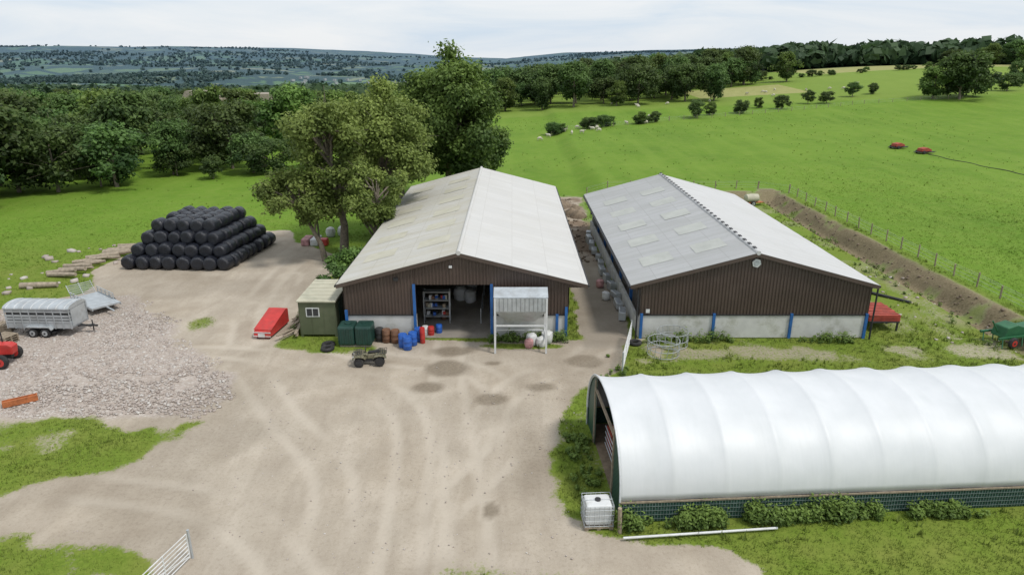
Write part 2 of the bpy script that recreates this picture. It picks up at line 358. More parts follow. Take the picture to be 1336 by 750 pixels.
mp3=N(nt,'ShaderNodeMapping'); mp3.inputs['Scale'].default_value=(.30,.03,1); mp3.inputs['Rotation'].default_value=(0,0,-.5); L(pos,mp3.inputs[0])
past=mix(nt,ramp(nt,noise(nt,1,3,mp3.outputs[0]),[(.45,(0,0,0)),(.7,(.4,.4,.4))]),past,(.175,.265,.04))
fy=N(nt,'ShaderNodeMapRange',inp={1:55,2:72,3:0,4:1}); L(px.outputs[1],fy.inputs[0])
fx=N(nt,'ShaderNodeMapRange',inp={1:35,2:36.5,3:0,4:1}); L(px.outputs[0],fx.inputs[0])
fl=N(nt,'ShaderNodeMapRange',inp={1:24,2:36,3:1,4:0}); L(px.outputs[0],fl.inputs[0])
fy2=math_(nt,'MULTIPLY',fy.outputs[0],math_(nt,'MAXIMUM',fl.outputs[0],math_(nt,'GREATER_THAN',px.outputs[1],88)))
gr=mix(nt,math_(nt,'MAXIMUM',fy2,fx.outputs[0]),gr,past)
pale=N(nt,'ShaderNodeMapRange',inp={1:205,2:212,3:0,4:.45}); L(px.outputs[1],pale.inputs[0]); gr=mix(nt,pale.outputs[0],gr,(.20,.26,.055))
fg=math_(nt,'ADD',at('a_grass'),math_(nt,'MULTIPLY_ADD',nf,1.1,-.55)); fg=ramp(nt,fg,[(.35,(0,0,0)),(.62,(1,1,1))])
fg=math_(nt,'MULTIPLY',fg,math_(nt,'SUBTRACT',1,math_(nt,'MULTIPLY',at('a_soil'),.85)))
c=mix(nt,fg,c,gr)
nw=N(nt,'ShaderNodeTexNoise',inp={'Scale':.004,'Detail':2}); L(pos,nw.inputs['Vector'])
wv=N(nt,'ShaderNodeVectorMath',operation='MULTIPLY_ADD'); L(nw.outputs['Color'],wv.inputs[0]); wv.inputs[1].default_value=(140,140,0); L(pos,wv.inputs[2])
mf=N(nt,'ShaderNodeMapping'); mf.inputs['Scale'].default_value=(.0050,.0032,0); L(wv.outputs[0],mf.inputs[0])
v2=N(nt,'ShaderNodeTexVoronoi',inp={'Scale':1.0}); L(mf.outputs[0],v2.inputs['Vector'])
s2=N(nt,'ShaderNodeSeparateColor'); L(v2.outputs['Color'],s2.inputs[0])
pc=ramp(nt,s2.outputs[0],[(0,(.08,.15,.03)),(.3,(.13,.22,.045)),(.5,(.18,.26,.07)),(.65,(.34,.32,.15)),(.8,(.10,.18,.04)),(1,(.40,.36,.20))])
v3=N(nt,'ShaderNodeTexVoronoi',feature='DISTANCE_TO_EDGE',inp={'Scale':1.0}); L(mf.outputs[0],v3.inputs['Vector'])
pc=mix(nt,ramp(nt,v3.outputs['Distance'],[(.04,(1,1,1)),(.09,(0,0,0))]),pc,(.02,.04,.018))
wd=ramp(nt,noise(nt,.0022,6,pos,.65),[(.47,(0,0,0)),(.50,(1,1,1))]); pc=mix(nt,wd,pc,ramp(nt,noise(nt,.03,3,pos),[(.3,(.014,.032,.016)),(.7,(.035,.065,.028))]))
ff=N(nt,'ShaderNodeMapRange',inp={1:335,2:350,3:0,4:1}); L(px.outputs[1],ff.inputs[0])
c=mix(nt,ff.outputs[0],c,pc)
# straw-coloured hay fields on the hill
def boxmask(x0,x1,y0,y1):
    r=None
    for o_,lo,hi in((0,x0,x1),(1,y0,y1)):
        q=math_(nt,'MULTIPLY',math_(nt,'GREATER_THAN',px.outputs[o_],lo),math_(nt,'LESS_THAN',px.outputs[o_],hi)); r=q if r is None else math_(nt,'MULTIPLY',r,q)
    return r
hay=math_(nt,'MAXIMUM',boxmask(125,225,292,345),boxmask(62,98,232,262))
c=mix(nt,math_(nt,'MULTIPLY',hay,.75),c,ramp(nt,nm,[(.3,(.28,.27,.11)),(.7,(.36,.33,.15))]))
c=paint_haze(nt,c)
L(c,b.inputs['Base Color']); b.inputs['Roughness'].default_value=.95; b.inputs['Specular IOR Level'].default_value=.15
hh=math_(nt,'ADD',math_(nt,'MULTIPLY',nf,.6),math_(nt,'MULTIPLY',math_(nt,'MULTIPLY',vo.outputs['Distance'],-1.0),at('a_rub')))
bump(nt,b,math_(nt,'ADD',hh,math_(nt,'MULTIPLY',nff,.3)),.5,.06)
gm=np_mesh('ground',np.stack([X.ravel(),Y.ravel(),Z.ravel()],1),Fq,mats=[m],smooth=True,
  attrs={'a_grass':A[0].ravel(),'a_rub':A[1].ravel(),'a_mud':A[2].ravel(),'a_soil':A[3].ravel(),'a_conc':A[4].ravel(),'a_trk':A[5].ravel()})
add('ground',gm)

# ------------------------------------------------------------------ grass tufts and stones
def tufts(name,n,x0,x1,y0,y1,hmin,hmax,filt,blades=4,material=None):
    x=rng.uniform(x0,x1,n);y=rng.uniform(y0,y1,n); k=filt(x,y); x=x[k];y=y[k]; n=len(x)
    z=H(x,y); hh=rng.uniform(hmin,hmax,n); tint=np.clip(fbm(x,y,2,50)*.9+rng.normal(0,.15,n),0,1)
    Vs=[];T=[]
    for i in range(blades):
        a=rng.uniform(0,6.283,n); w=hh*.16; bx=x+rng.normal(0,.06,n);by=y+rng.normal(0,.06,n); l=hh*rng.uniform(.2,.8,n)
        p0=np.stack([bx-np.sin(a)*w,by+np.cos(a)*w,z-.03],1);p1=np.stack([bx+np.sin(a)*w,by-np.cos(a)*w,z-.03],1)
        p2=np.stack([bx+np.cos(a)*l,by+np.sin(a)*l,z+hh*rng.uniform(.7,1.1,n)],1)
        Vs.append(np.stack([p0,p1,p2],1).reshape(-1,3)); T.append(np.repeat(tint+rng.uniform(-.1,.1,n),3))
    V=np.concatenate(Vs); F=np.arange(len(V)).reshape(-1,3)
    return add(name,np_mesh(name,V,F,mats=[material or M['blade']],attrs={'tint':np.concatenate(T)}))
def intunnel(x,y):
    c,s=math.cos(.063),math.sin(.063); lx=(x-4.35)*c+(y-23.2)*s; ly=-(x-4.35)*s+(y-23.2)*c
    return (lx>-.1)&(ly>-.1)&(ly<8.0)
def inb(x,y): return ((x>-11.3)&(x<3.8)&(y>42.3)&(y<78))|((x>8.3)&(x<23.9)&(y>42.3)&(y<73))
def gmask(x,y): q=masks(x,y,False); return q[0]*(1-.8*q[3])
tufts('grass_tufts',110000,-32,36,18.5,46,.04,.12,lambda x,y:(gmask(x,y)>rng.uniform(.4,.95,len(x)))&~intunnel(x,y)&~inb(x,y))
tufts('rough_grass',9000,1.8,36,21.8,90,.15,.32,lambda x,y:(gmask(x,y)>.5)&~intunnel(x,y)&~inb(x,y)&(fbm(x,y,3,60)>.52))
tufts('pasture_grass',60000,-75,20,47,92,.06,.14,lambda x,y:(gmask(x,y)>.6)&~inb(x,y)&(x<-11)&(rng.random(len(x))<ss(92,60,y)),4,M['pblade'])
tufts('pasture_grass.001',60000,35.2,85,40,125,.06,.14,lambda x,y:(gmask(x,y)>.6)&(rng.random(len(x))<ss(125,50,y)*ss(85,50,x)),4,M['pblade'])
tufts('field_tussocks',2600,-75,100,60,200,.15,.3,lambda x,y:(gmask(x,y)>.9)&~inb(x,y)&(fbm(x,y,12,61)>.5),6,M['pblade'])
def weeds(name,n,pts_fn,h,filt=.42,leaves=34,ls=.075):
    x,y=pts_fn(n); k=fbm(x,y,1.3,77)>filt; x=x[k];y=y[k];n=len(x); z=H(x,y); hh=h*rng.uniform(.4,1.15,n)*(.5+1.0*np.clip((fbm(x,y,1.3,77)-filt)*5,0,.6))
    d=rng.normal(size=(n,leaves,3)); d/=np.linalg.norm(d,axis=2)[...,None]
    P=np.stack([x,y,z+hh*.5],-1)[:,None]+d*hh[:,None,None]*np.array([.42,.42,.5])*rng.random((n,leaves,1))**.4
    nr=d*.5+np.array([0,0,.8])+rng.normal(0,.4,d.shape); nr/=np.linalg.norm(nr,axis=2)[...,None]
    u=np.cross(nr,rng.normal(size=nr.shape)); u/=np.linalg.norm(u,axis=2)[...,None]; w=np.cross(nr,u); s=ls*rng.uniform(.6,1.4,(n,leaves,1))
    V=np.stack([P-u*s,P-w*s*.5,P+u*s,P+w*s*.5],2).reshape(-1,3)
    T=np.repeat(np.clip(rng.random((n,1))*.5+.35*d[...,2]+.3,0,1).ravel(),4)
    add(name,np_mesh(name,V,np.arange(len(V)).reshape(-1,4),mats=[M['leaf_big']],attrs={'tint':T}))
U=lambda x0,x1,y0,y1:(lambda n:(rng.uniform(x0,x1,n),rng.uniform(y0,y1,n)))
weeds('nettles',170,U(9,23.5,41.4,42.2),.75,.5); weeds('nettles.001',90,U(-1.5,3.6,41.5,42.2),.7); weeds('nettles.002',300,U(-15.3,-11.4,43,60),.8)
def tl(n):
    t=rng.uniform(.1,16,n); o=rng.uniform(.1,.6,n); return 4.35+t+o*.06, 23.2+t*.063-o
weeds('nettles.003',560,tl,1.0,.50,40)
weeds('nettles.004',70,U(2.6,4.0,24.5,31),.45,.55); weeds('nettles.005',160,U(31,33.5,40,80),.6,.5); weeds('nettles.006',60,U(5.0,7.2,33,40),.4,.5)

def stones(name,n,poly,smin,smax,mat_,zsc=.6,thr=.4):
    P=np.array(poly); x=rng.uniform(max(-45,P[:,0].min()),P[:,0].max(),n);y=rng.uniform(P[:,1].min(),P[:,1].max(),n)
    k=(sd(poly,x,y)+(fbm(x,y,2,3)-.5)*3>0)&(fbm(x,y,2.5,6)>thr); x=x[k];y=y[k];n=len(x)
    s=smin+(smax-smin)*rng.random(n)**2.5; z=H(x,y)
    cube=np.array([(a,b_,c_) for c_ in(-1,1) for a,b_ in((-1,-1),(1,-1),(1,1),(-1,1))],float)
    V=cube[None]*s[:,None,None]*.5*np.array([1,.8,zsc])*rng.uniform(.55,1.1,(n,8,3))
    a=rng.uniform(0,6.28,n);ca,sa=np.cos(a)[:,None],np.sin(a)[:,None]
    V=np.stack([V[...,0]*ca-V[...,1]*sa+x[:,None],V[...,0]*sa+V[...,1]*ca+y[:,None],V[...,2]+z[:,None]+s[:,None]*.12],-1)
    q=np.array([(3,2,1,0),(4,5,6,7),(0,1,5,4),(1,2,6,5),(2,3,7,6),(3,0,4,7)])
    F=(np.arange(n)[:,None,None]*8+q[None]).reshape(-1,4)
    return add(name,np_mesh(name,V.reshape(-1,3),F,mats=[mat_],attrs={'tint':np.repeat(rng.random(n),8)}))
m,nt,b=newmat('rubble_stone'); a_=N(nt,'ShaderNodeAttribute',attribute_name='tint').outputs['Fac']
nt.links.new(ramp(nt,a_,[(0,(.33,.28,.245)),(.4,(.42,.36,.32)),(.8,(.47,.43,.395)),(1,(.56,.53,.49))]),b.inputs['Base Color']); b.inputs['Roughness'].default_value=.95; M['rub']=m
stones('rubble_stones',22000,[(-40,31.6),(-16.8,31.8),(-15.2,34),(-16.9,36.6),(-22.8,42.6),(-25,46.5),(-30,50.6),(-40,47)],.05,.20,M['rub'],.5,.35)
stones('yard_pebbles',1800,[(-18,20),(2,20),(4,40),(-14,40),(-15,33)],.02,.09,M['rub'],.4,.45)
stones('bank_clods',350,[(32.6,40),(35,40),(35,88),(32.6,88)],.08,.3,M['clod'],.6,.3)
stones('bank_stones',40,[(28,40),(34,40),(34,60),(28,60)],.15,.4,M['rub'],.6,.3)
stones('field_boulders',34,[(-45,52),(-37,50),(-35.5,60),(-40,66),(-46,66)],.2,.9,M['rub'],.6,.3)
stones('alley_debris',260,[(5.2,60),(8,60),(8.5,90),(4.6,90)],.1,.4,M['clod'],.6,.3)

# ------------------------------------------------------------------ trees
def tree_mesh(name,seed,h,r,nleaf,ls,lm,base=.22,clumps=40,limbs=14,tp=.55,trunk=.03,lean=(0,0),csz=(.13,.25)):
    g_=np.random.default_rng(seed)
    mb=MB(); cz=h*(base+1)/2; rz=h*(1-base)/2
    th=g_.uniform(0,6.283,clumps); cp=g_.uniform(-1,1,clumps); rr=g_.uniform(.35,1,clumps)**.6
    sp=np.sqrt(1-cp**2); wob=1+.28*np.sin(th*2+seed)+.15*np.sin(th*3+seed*2)
    C=np.stack([sp*np.cos(th)*r*rr*wob*.86,sp*np.sin(th)*r*rr*wob*.86,cz+cp*rz*rr*.86],1)
    t=(C[:,2]-h*base)/(h*(1-base)); k=1.08-tp*np.clip(t,0,1)**2; C[:,0]*=k;C[:,1]*=k
    C[:,0]+=lean[0]*t;C[:,1]+=lean[1]*t
    cr=g_.uniform(csz[0],csz[1],clumps)*r
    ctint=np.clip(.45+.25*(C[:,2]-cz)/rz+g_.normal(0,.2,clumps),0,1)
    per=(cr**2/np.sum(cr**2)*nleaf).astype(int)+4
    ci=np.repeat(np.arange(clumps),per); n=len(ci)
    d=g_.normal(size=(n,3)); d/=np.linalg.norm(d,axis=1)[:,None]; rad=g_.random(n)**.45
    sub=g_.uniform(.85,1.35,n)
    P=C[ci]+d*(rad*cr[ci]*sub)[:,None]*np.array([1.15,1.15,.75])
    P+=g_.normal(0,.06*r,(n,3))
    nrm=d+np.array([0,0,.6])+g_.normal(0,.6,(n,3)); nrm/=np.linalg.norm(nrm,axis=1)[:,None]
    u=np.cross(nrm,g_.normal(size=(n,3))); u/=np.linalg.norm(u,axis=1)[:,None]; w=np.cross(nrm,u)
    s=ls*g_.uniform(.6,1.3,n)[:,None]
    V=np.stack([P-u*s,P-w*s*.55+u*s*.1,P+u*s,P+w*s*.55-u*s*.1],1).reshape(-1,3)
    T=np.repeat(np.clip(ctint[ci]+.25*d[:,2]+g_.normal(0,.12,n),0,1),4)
    F=np.arange(len(V)).reshape(-1,4)
    tr=h*trunk; path=[Vector((0,0,-.4)),Vector((lean[0]*.1+g_.normal()*.02*h,lean[1]*.1,h*.18)),Vector((lean[0]*.3,lean[1]*.3,h*.42)),Vector((lean[0]*.7,lean[1]*.7,h*.75))]
    rs=[tr*1.25,tr*.9,tr*.6,tr*.2]
    for i in range(3): mb.cyl(path[i],path[i+1],rs[i],rs[i+1],8,False)
    order=g_.permutation(clumps)[:limbs]
    for j in order:
        c_=Vector(C[j]); q=g_.uniform(.35,1.0); st=path[1].lerp(path[2],q) if c_.z<h*.6 else path[2].lerp(path[3],q*.7)
        if st.z>c_.z: st=path[1].lerp(path[2],.1)
        md=st.lerp(c_,.5)+Vector((g_.normal()*.04*h,g_.normal()*.04*h,.05*h))
        mb.cyl(st,md,tr*.42,tr*.27,6,False); mb.cyl(md,c_,tr*.27,tr*.08,6,False)
        for _ in range(2):
            e=c_+Vector(g_.normal(size=3)*cr[j]*.9); mb.cyl(md.lerp(c_,.5),e,tr*.12,tr*.04,4,False)
    n0=len(mb.v); V=np.concatenate([np.array(mb.v),V]); F=np.concatenate([np.array(mb.f),F+n0]); mi=[0]*len(mb.f)+[1]*(len(F)-len(mb.f))
    T=np.concatenate([np.zeros(n0),T])
    return np_mesh(name,V,F,mi,[M['bark'],lm],{'tint':T})
def z_(x,y): return float(H(x,y))
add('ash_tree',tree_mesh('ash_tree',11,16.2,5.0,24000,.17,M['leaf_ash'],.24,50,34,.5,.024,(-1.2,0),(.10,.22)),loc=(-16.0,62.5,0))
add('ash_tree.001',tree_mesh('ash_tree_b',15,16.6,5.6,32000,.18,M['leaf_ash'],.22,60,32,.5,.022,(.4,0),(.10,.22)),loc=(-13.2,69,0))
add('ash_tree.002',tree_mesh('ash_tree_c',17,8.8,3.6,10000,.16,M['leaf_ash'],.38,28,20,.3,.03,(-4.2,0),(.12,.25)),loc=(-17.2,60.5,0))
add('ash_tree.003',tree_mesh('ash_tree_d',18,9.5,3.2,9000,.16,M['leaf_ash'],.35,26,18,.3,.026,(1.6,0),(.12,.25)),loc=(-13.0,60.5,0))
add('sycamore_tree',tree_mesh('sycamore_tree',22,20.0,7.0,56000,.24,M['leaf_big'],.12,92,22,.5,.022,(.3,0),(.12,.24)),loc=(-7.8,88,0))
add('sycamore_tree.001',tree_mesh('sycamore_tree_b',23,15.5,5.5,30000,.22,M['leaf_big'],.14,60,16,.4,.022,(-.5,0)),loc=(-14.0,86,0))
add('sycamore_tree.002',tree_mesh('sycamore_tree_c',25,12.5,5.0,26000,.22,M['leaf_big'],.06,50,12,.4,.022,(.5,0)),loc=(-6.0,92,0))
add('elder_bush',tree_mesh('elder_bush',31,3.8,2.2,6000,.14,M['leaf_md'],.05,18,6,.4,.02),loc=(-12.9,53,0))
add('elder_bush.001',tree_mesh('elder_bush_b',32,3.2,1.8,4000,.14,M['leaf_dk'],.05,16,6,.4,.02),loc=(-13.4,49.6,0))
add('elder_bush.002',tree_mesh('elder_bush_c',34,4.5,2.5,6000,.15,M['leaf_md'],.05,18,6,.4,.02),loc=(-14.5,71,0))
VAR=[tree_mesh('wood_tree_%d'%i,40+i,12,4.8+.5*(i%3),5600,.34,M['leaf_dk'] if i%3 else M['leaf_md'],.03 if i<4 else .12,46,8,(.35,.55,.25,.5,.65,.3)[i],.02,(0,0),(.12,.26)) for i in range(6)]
def put(name,x,y,h,v,parent=None,w=1.0):
    s=h/12; return add(name,VAR[v],parent,(x,y,z_(x,y)-.2),(0,0,random.uniform(0,6.28)),(s*w*random.uniform(.85,1.15),s*w*random.uniform(.85,1.15),s))
wood=empty('woodland')
pts=[]
def scat(n,f,dmin):
    c=0;tr=0
    while c<n and tr<n*60:
        tr+=1; x,y=f()
        if all((x-a)**2+(y-b_)**2>dmin*dmin for a,b_ in pts): pts.append((x,y)); c+=1
def okl(x,y):
    u=-x/y
    e=86+ (0.75-u)*70 if u<.75 else 84
    if y<e: return False
    if u<.40 and y<150 : return False
    if .45<u<.62 and 150<y<190: return False
    if .22<u<.5 and 215<y<262: return False
    return True
def fl2():
    while True:
        y=random.uniform(84,330); x=-random.uniform(.22,.98)*y
        if okl(x,y): return x,y
scat(290,fl2,6.8)
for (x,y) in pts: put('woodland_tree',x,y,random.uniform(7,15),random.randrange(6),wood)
for x,y,h,v in((-57,98,10.5,1),(-63,94,11,2),(-70,88,14,1),(-66,80,11,4),(-50,116,7.5,0),(-42,111,7.5,1),(-38,109,7,2),(-46,105,4,4),(-35,116,7,1),(-53,108,5,5)):
    put('oak_tree' if v!=0 else 'birch_tree',x,y,h,v,None,1.15)
pts=[]
scat(120,lambda:(lambda y:(random.uniform(-.16,.33)*y,y))(random.uniform(222,330)),6)
belt=empty('tree_belt')
for (x,y) in pts:
    if 58<x<100 and 228<y<264: continue
    put('belt_tree',x,y,random.uniform(8,16),random.randrange(6),belt)
for x,y,h,v in((128,202,15,1),(131,206,13,2),(122,205,10,0),(75,196,4.5,1),(62,190,4.5,2),(48,183,5.5,1),(53,188,4,0),(70,200,3.6,3),(86,205,4.5,4),(91,204,4,5),(104,216,5.0,4),(112,220,4,1),(104,270,12,0),(82,266,12,1),(88,270,11,2),(56,240,10,0),(150,215,6,1),(160,226,5,2),(170,240,7,1)):
    put('hawthorn_tree' if h<7 else 'oak_tree',x,y,h,v,None,1.15 if h<7 else 1.05)
hed=empty('hedge')
for i in range(30):
    t=i/29; x=9+t*30+random.uniform(-1,1); y=160+t*18+random.uniform(-1.5,1.5)
    if random.random()<.55: put('hedge_shrub',x,y,random.uniform(1.2,3.8),random.randrange(6),hed,1.3)
for i in range(26):
    t=i/25; x=135+t*60+random.uniform(-1,1); y=235+t*10
    put('hedge_shrub',x,y,random.uniform(1.6,3),random.randrange(6),hed,1.5)
for i in range(34):
    t=i/33; x=60+t*130; y=282+t*8+random.uniform(-2,2)
    if random.random()<.7: put('hedge_shrub',x,y,random.uniform(1.5,4.5),random.randrange(6),hed,1.5)
rid=empty('ridge_woodland'); pts=[]
scat(190,lambda:(lambda y:(random.uniform(.40,.60)*y,y))(random.uniform(450,560)),7)
for (x,y) in pts: put('ridge_tree',x,y,random.uniform(9,16),random.choice((1,2,4,5)),rid)
pts=[]
scat(36,lambda:(random.uniform(205,300),random.uniform(300,360)),6)
for (x,y) in pts: put('ridge_tree',x,y,random.uniform(8,15),random.randrange(6),rid)
def distant(name,n,y0,y1,size,nl,ls,spread,thr,line=.022):
    y=y0*(y1/y0)**rng.random(n); x=rng.uniform(-1,1,n)*y*spread
    k=(fbm(x,y,260 if y0<1000 else 700,70,3)>thr)|(np.abs(fbm(x,y,300,80,2)-.5)<line); x=x[k];y=y[k];n=len(x)
    z=H(x,y); hh=size*rng.uniform(.6,1.2,n)
    d=rng.normal(size=(n,nl,3)); d/=np.linalg.norm(d,axis=2)[...,None]
    P=np.stack([x,y,z+hh*.5],-1)[:,None]+d*hh[:,None,None]*np.array([.6,.6,.48])
    nr=d+rng.normal(0,.35,d.shape); nr/=np.linalg.norm(nr,axis=2)[...,None]
    u=np.cross(nr,rng.normal(size=nr.shape)); u/=np.linalg.norm(u,axis=2)[...,None]; w=np.cross(nr,u); s=ls*rng.uniform(.7,1.3,(n,nl,1))
    V=np.stack([P-u*s,P-w*s*.8,P+u*s,P+w*s*.8],2).reshape(-1,3)
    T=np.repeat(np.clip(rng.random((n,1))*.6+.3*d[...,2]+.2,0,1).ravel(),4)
    add(name,np_mesh(name,V,np.arange(len(V)).reshape(-1,4),mats=[M['leaf_far']],attrs={'tint':T}))
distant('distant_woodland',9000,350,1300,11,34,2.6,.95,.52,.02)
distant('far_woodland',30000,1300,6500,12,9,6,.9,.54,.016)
mb=MB()
for i in range(110):
    y=random.uniform(1700,3000); x=random.uniform(-.32,-.05)*y; s=random.uniform(7,15)
    mb.box((x,y,z_(x,y)+7),(s,s*.8,8),random.uniform(0,3))
mb.obj('distant_village',mat('pale_render',(.33,.35,.36),.9))
mb=MB()
for x,y,a,b_,h in((-95,262,26,10,6),(-78,268,18,9,5),(-112,258,14,8,7)):
    z=z_(x,y)+6; mb.box((x,y,z+h/2-3),(a,b_,h)); mb.prism([(x-a/2,z+h-3),(x+a/2,z+h-3),(x+a/2-2,z+h),(x-a/2+2,z+h)],y-b_/2-.5,y+b_/2+.5)
mb.obj('distant_farmstead',mat('sandstone',(.30,.26,.21),.9))

# ------------------------------------------------------------------ barns
def corr(mb,s0,s1,zb,zt,f,pitch=.22,d=.045):
    n=int((s1-s0)/pitch)+1; prof=[]
    for i in range(n):
        for a,o in((0,0),(.35,0),(.45,1),(.9,1)):
            s=s0+(i+a)*pitch
            if s<=s1: prof.append((s,o*d))
    prof.append((s1,0)); k=len(mb.v)
    for s,o in prof: mb.v.append(f(s,o,zb(s))); mb.v.append(f(s,o,zt(s)))
    for i in range(len(prof)-1): mb.f.append((k+2*i,k+2*i+2,k+2*i+3,k+2*i+1))
def barn(name,xl,xr,y0,y1,xr_x,ez,az,wl,wr,door,posts,rl,rr_,slm,lights,capdash,leftopen):
    B=empty(name)
    slope=lambda x: az-(az-ez)*abs(x-xr_x)/((xr_x-xl) if x<xr_x else (xr-xr_x))
    t=.09
    for nm,xa,za,xb,zb,rm in(('roof_left',xl,ez,xr_x,az,rl),('roof_right',xr_x,az,xr,ez,rr_)):
        mb=MB(); ya,yb=y0-.35,y1+.3; k=32; w0=0
        for i in range(k):
            a=ya+(yb-ya)*i/k; c_=ya+(yb-ya)*(i+1)/k
            w1=random.uniform(-.015,.015) if i<k-1 else 0
            mb.quad((xa,a,za+w0),(xb,a,zb+w0),(xb,c_,zb+w1),(xa,c_,za+w1)); w0=w1
        mb.quad((xa,ya,za-t),(xb,ya,zb-t),(xb,yb,zb-t),(xa,yb,za-t))
        mb.quad((xa,ya,za-t),(xb,ya,zb-t),(xb,ya,zb),(xa,ya,za)); mb.quad((xa,yb,za-t),(xb,yb,zb-t),(xb,yb,zb),(xa,yb,za))
        e=xa if nm=='roof_left' else xb; ze=za if nm=='roof_left' else zb
        mb.quad((e,ya,ze-t),(e,yb,ze-t),(e,yb,ze),(e,ya,ze))
        mb.obj(nm,rm,B)
    mb=MB(); mb.cyl((xr_x,y0-.37,az-.02),(xr_x,y1+.3,az-.02),.15,.15,10); mb.obj('ridge_cap',rr_,B)
    if capdash:
        mb=MB(); y=y0+.3
        while y<y1: mb.bx(xr_x-.09,xr_x+.09,y,y+.4,az+.10,az+.16); y+=1.02
        mb.obj('ridge_vents',M['dark'],B)
    mb=MB()
    for (side,ya,yb,f0,f1) in lights:
        xa=xl if side=='l' else xr
        x_0=xr_x+(xa-xr_x)*f0; x_1=xr_x+(xa-xr_x)*f1
        z0=slope(x_0)+.022; z1=slope(x_1)+.022
        mb.quad((x_0,ya,z0),(x_1,ya,z1),(x_1,yb,z1),(x_0,yb,z0))
    if lights: mb.obj('rooflights',slm,B)
    mb=MB()
    for xa,xb in((xl,xr_x),(xr_x,xr)):
        za,zb=slope(xa)-.10,slope(xb)-.10
        mb.quad((xa,y0-.36,za-.18),(xb,y0-.36,zb-.18),(xb,y0-.36,zb+.08),(xa,y0-.36,za+.08))
        mb.quad((xa,y0-.30,za-.18),(xb,y0-.30,zb-.18),(xb,y0-.30,zb+.08),(xa,y0-.30,za+.08))
        mb.quad((xa,y0-.36,za-.18),(xb,y0-.36,zb-.18),(xb,y0-.30,zb-.18),(xa,y0-.30,za-.18))
    mb.obj('barge_board',M['cladding'],B)
    mb=MB()
    for e in(xl-.07,xr+.07): mb.cyl((e,y0-.3,ez-.14),(e,y1,ez-.14),.075,.075,8)
    mb.obj('gutter',M['dark'],B)
    top=lambda x: slope(x)-.12
    mb=MB(); f=lambda s,o,z:(s,y0-.05-o,z)
    lo=lambda x:1.62
    if door:
        corr(mb,xl+.1,wl,lambda x:ez-.25,top,f); corr(mb,wl,door[0],lo,top,f); corr(mb,door[0],door[1],lambda x:door[2],top,f); corr(mb,door[1],wr,lo,top,f); corr(mb,wr,xr-.05,lambda x:ez-.30,top,f)
    else:
        corr(mb,xl+.05,wl,lambda x:ez-.35,top,f); corr(mb,wl,wr,lo,top,f); corr(mb,wr,xr-.05,lambda x:ez-.3,top,f)
    corr(mb,wl,wr,lo,top,lambda s,o,z:(s,y1+.05+o,z),.4)
    zl=1.62 if not leftopen else 2.9
    corr(mb,y0,y1,lambda s:zl,lambda s:slope(wl)-.1,lambda s,o,z:(wl-.05-o,s,z),.25)
    corr(mb,y0,y1,lambda s:1.62,lambda s:slope(wr)-.1,lambda s,o,z:(wr+.05+o,s,z),.25)
    mb.obj('cladding',M['cladding'],B)
    mb=MB()
    if door: mb.bx(wl,door[0],y0-.1,y0+.12,-.2,1.62); mb.bx(door[1],wr,y0-.1,y0+.12,-.2,1.62)
    else: mb.bx(wl,wr,y0-.1,y0+.12,-.2,1.62)
    mb.bx(wl,wl+.2,y0+.13,y1,-.2,1.6 if not leftopen else 1.0); mb.bx(wr-.2,wr,y0+.13,y1,-.2,1.6); mb.bx(wl+.2,wr-.2,y1-.2,y1,-.2,1.6)
    mb.obj('block_wall',M['block'],B)
    mb=MB()
    if door: mb.bx(wl,door[0],y0-.16,y0-.1,1.60,1.68); mb.bx(door[1],wr,y0-.16,y0-.1,1.60,1.68)
    else: mb.bx(wl,wr,y0-.16,y0-.1,1.60,1.68)
    mb.obj('drip_trim',M['dark'],B)
    mb=MB()
    for p_ in posts: mb.bx(p_[0]-.09,p_[0]+.09,y0-.22,y0-.102,-.1,p_[1])
    mb.obj('steel_posts',M['blue'],B)
    mb=MB(); y=y0+.4
    while y<y1-1:
        for xx in(wl+.35,wr-.35): mb.bx(xx-.1,xx+.1,y-.1,y+.1,0,slope(xx)-.2)
        for xa,xb in((wl+.2,xr_x),(xr_x,wr-.2)):
            za=slope(xa)-.35; zb=slope(xb)-.35
            mb.prism([(xa,za),(xb,zb),(xb,zb+.22),(xa,za+.22)],y-.08,y+.08)
        y+=5
    mb.obj('portal_frames',M['blue'],B)
    mb=MB(); mb.bx(wl+.2,wr-.2,y0-.1,y1-.2,-.15,.012); mb.obj('floor',M['conc'],B)
    return B
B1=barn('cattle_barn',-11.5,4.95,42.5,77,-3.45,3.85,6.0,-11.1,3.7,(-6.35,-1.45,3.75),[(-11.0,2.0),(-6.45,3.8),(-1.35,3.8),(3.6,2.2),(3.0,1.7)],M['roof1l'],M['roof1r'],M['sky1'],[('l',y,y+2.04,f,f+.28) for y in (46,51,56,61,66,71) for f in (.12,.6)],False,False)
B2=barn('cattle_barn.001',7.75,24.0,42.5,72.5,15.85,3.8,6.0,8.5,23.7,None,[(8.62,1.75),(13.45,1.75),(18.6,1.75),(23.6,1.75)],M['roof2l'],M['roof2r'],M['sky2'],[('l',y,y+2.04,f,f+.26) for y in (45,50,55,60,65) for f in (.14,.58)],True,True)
mb=MB(); mb.cyl((15.85,42.38,5.25),(15.85,42.3,5.25),.3,.3,6); mb.obj('gable_vent',M['white'],B2)
mb=MB(); mb.cyl((15.85,42.3,5.25),(15.85,42.27,5.25),.18,.18,6); mb.obj('vent_louvre',M['galv'],B2)
mb=MB(); mb.box((9.0,42.3,1.95),(.25,.04,.25)); mb.obj('notice_plate',M['white'],B2)
mb=MB(); mb.box((-7.6,42.33,4.15),(.3,.12,.2)); mb.obj('floodlight',M['dark'],B1)
mb=MB(); mb.box((-4,42.33,5.0),(.2,.1,.15)); mb.obj('gable_lamp',M['white'],B1)
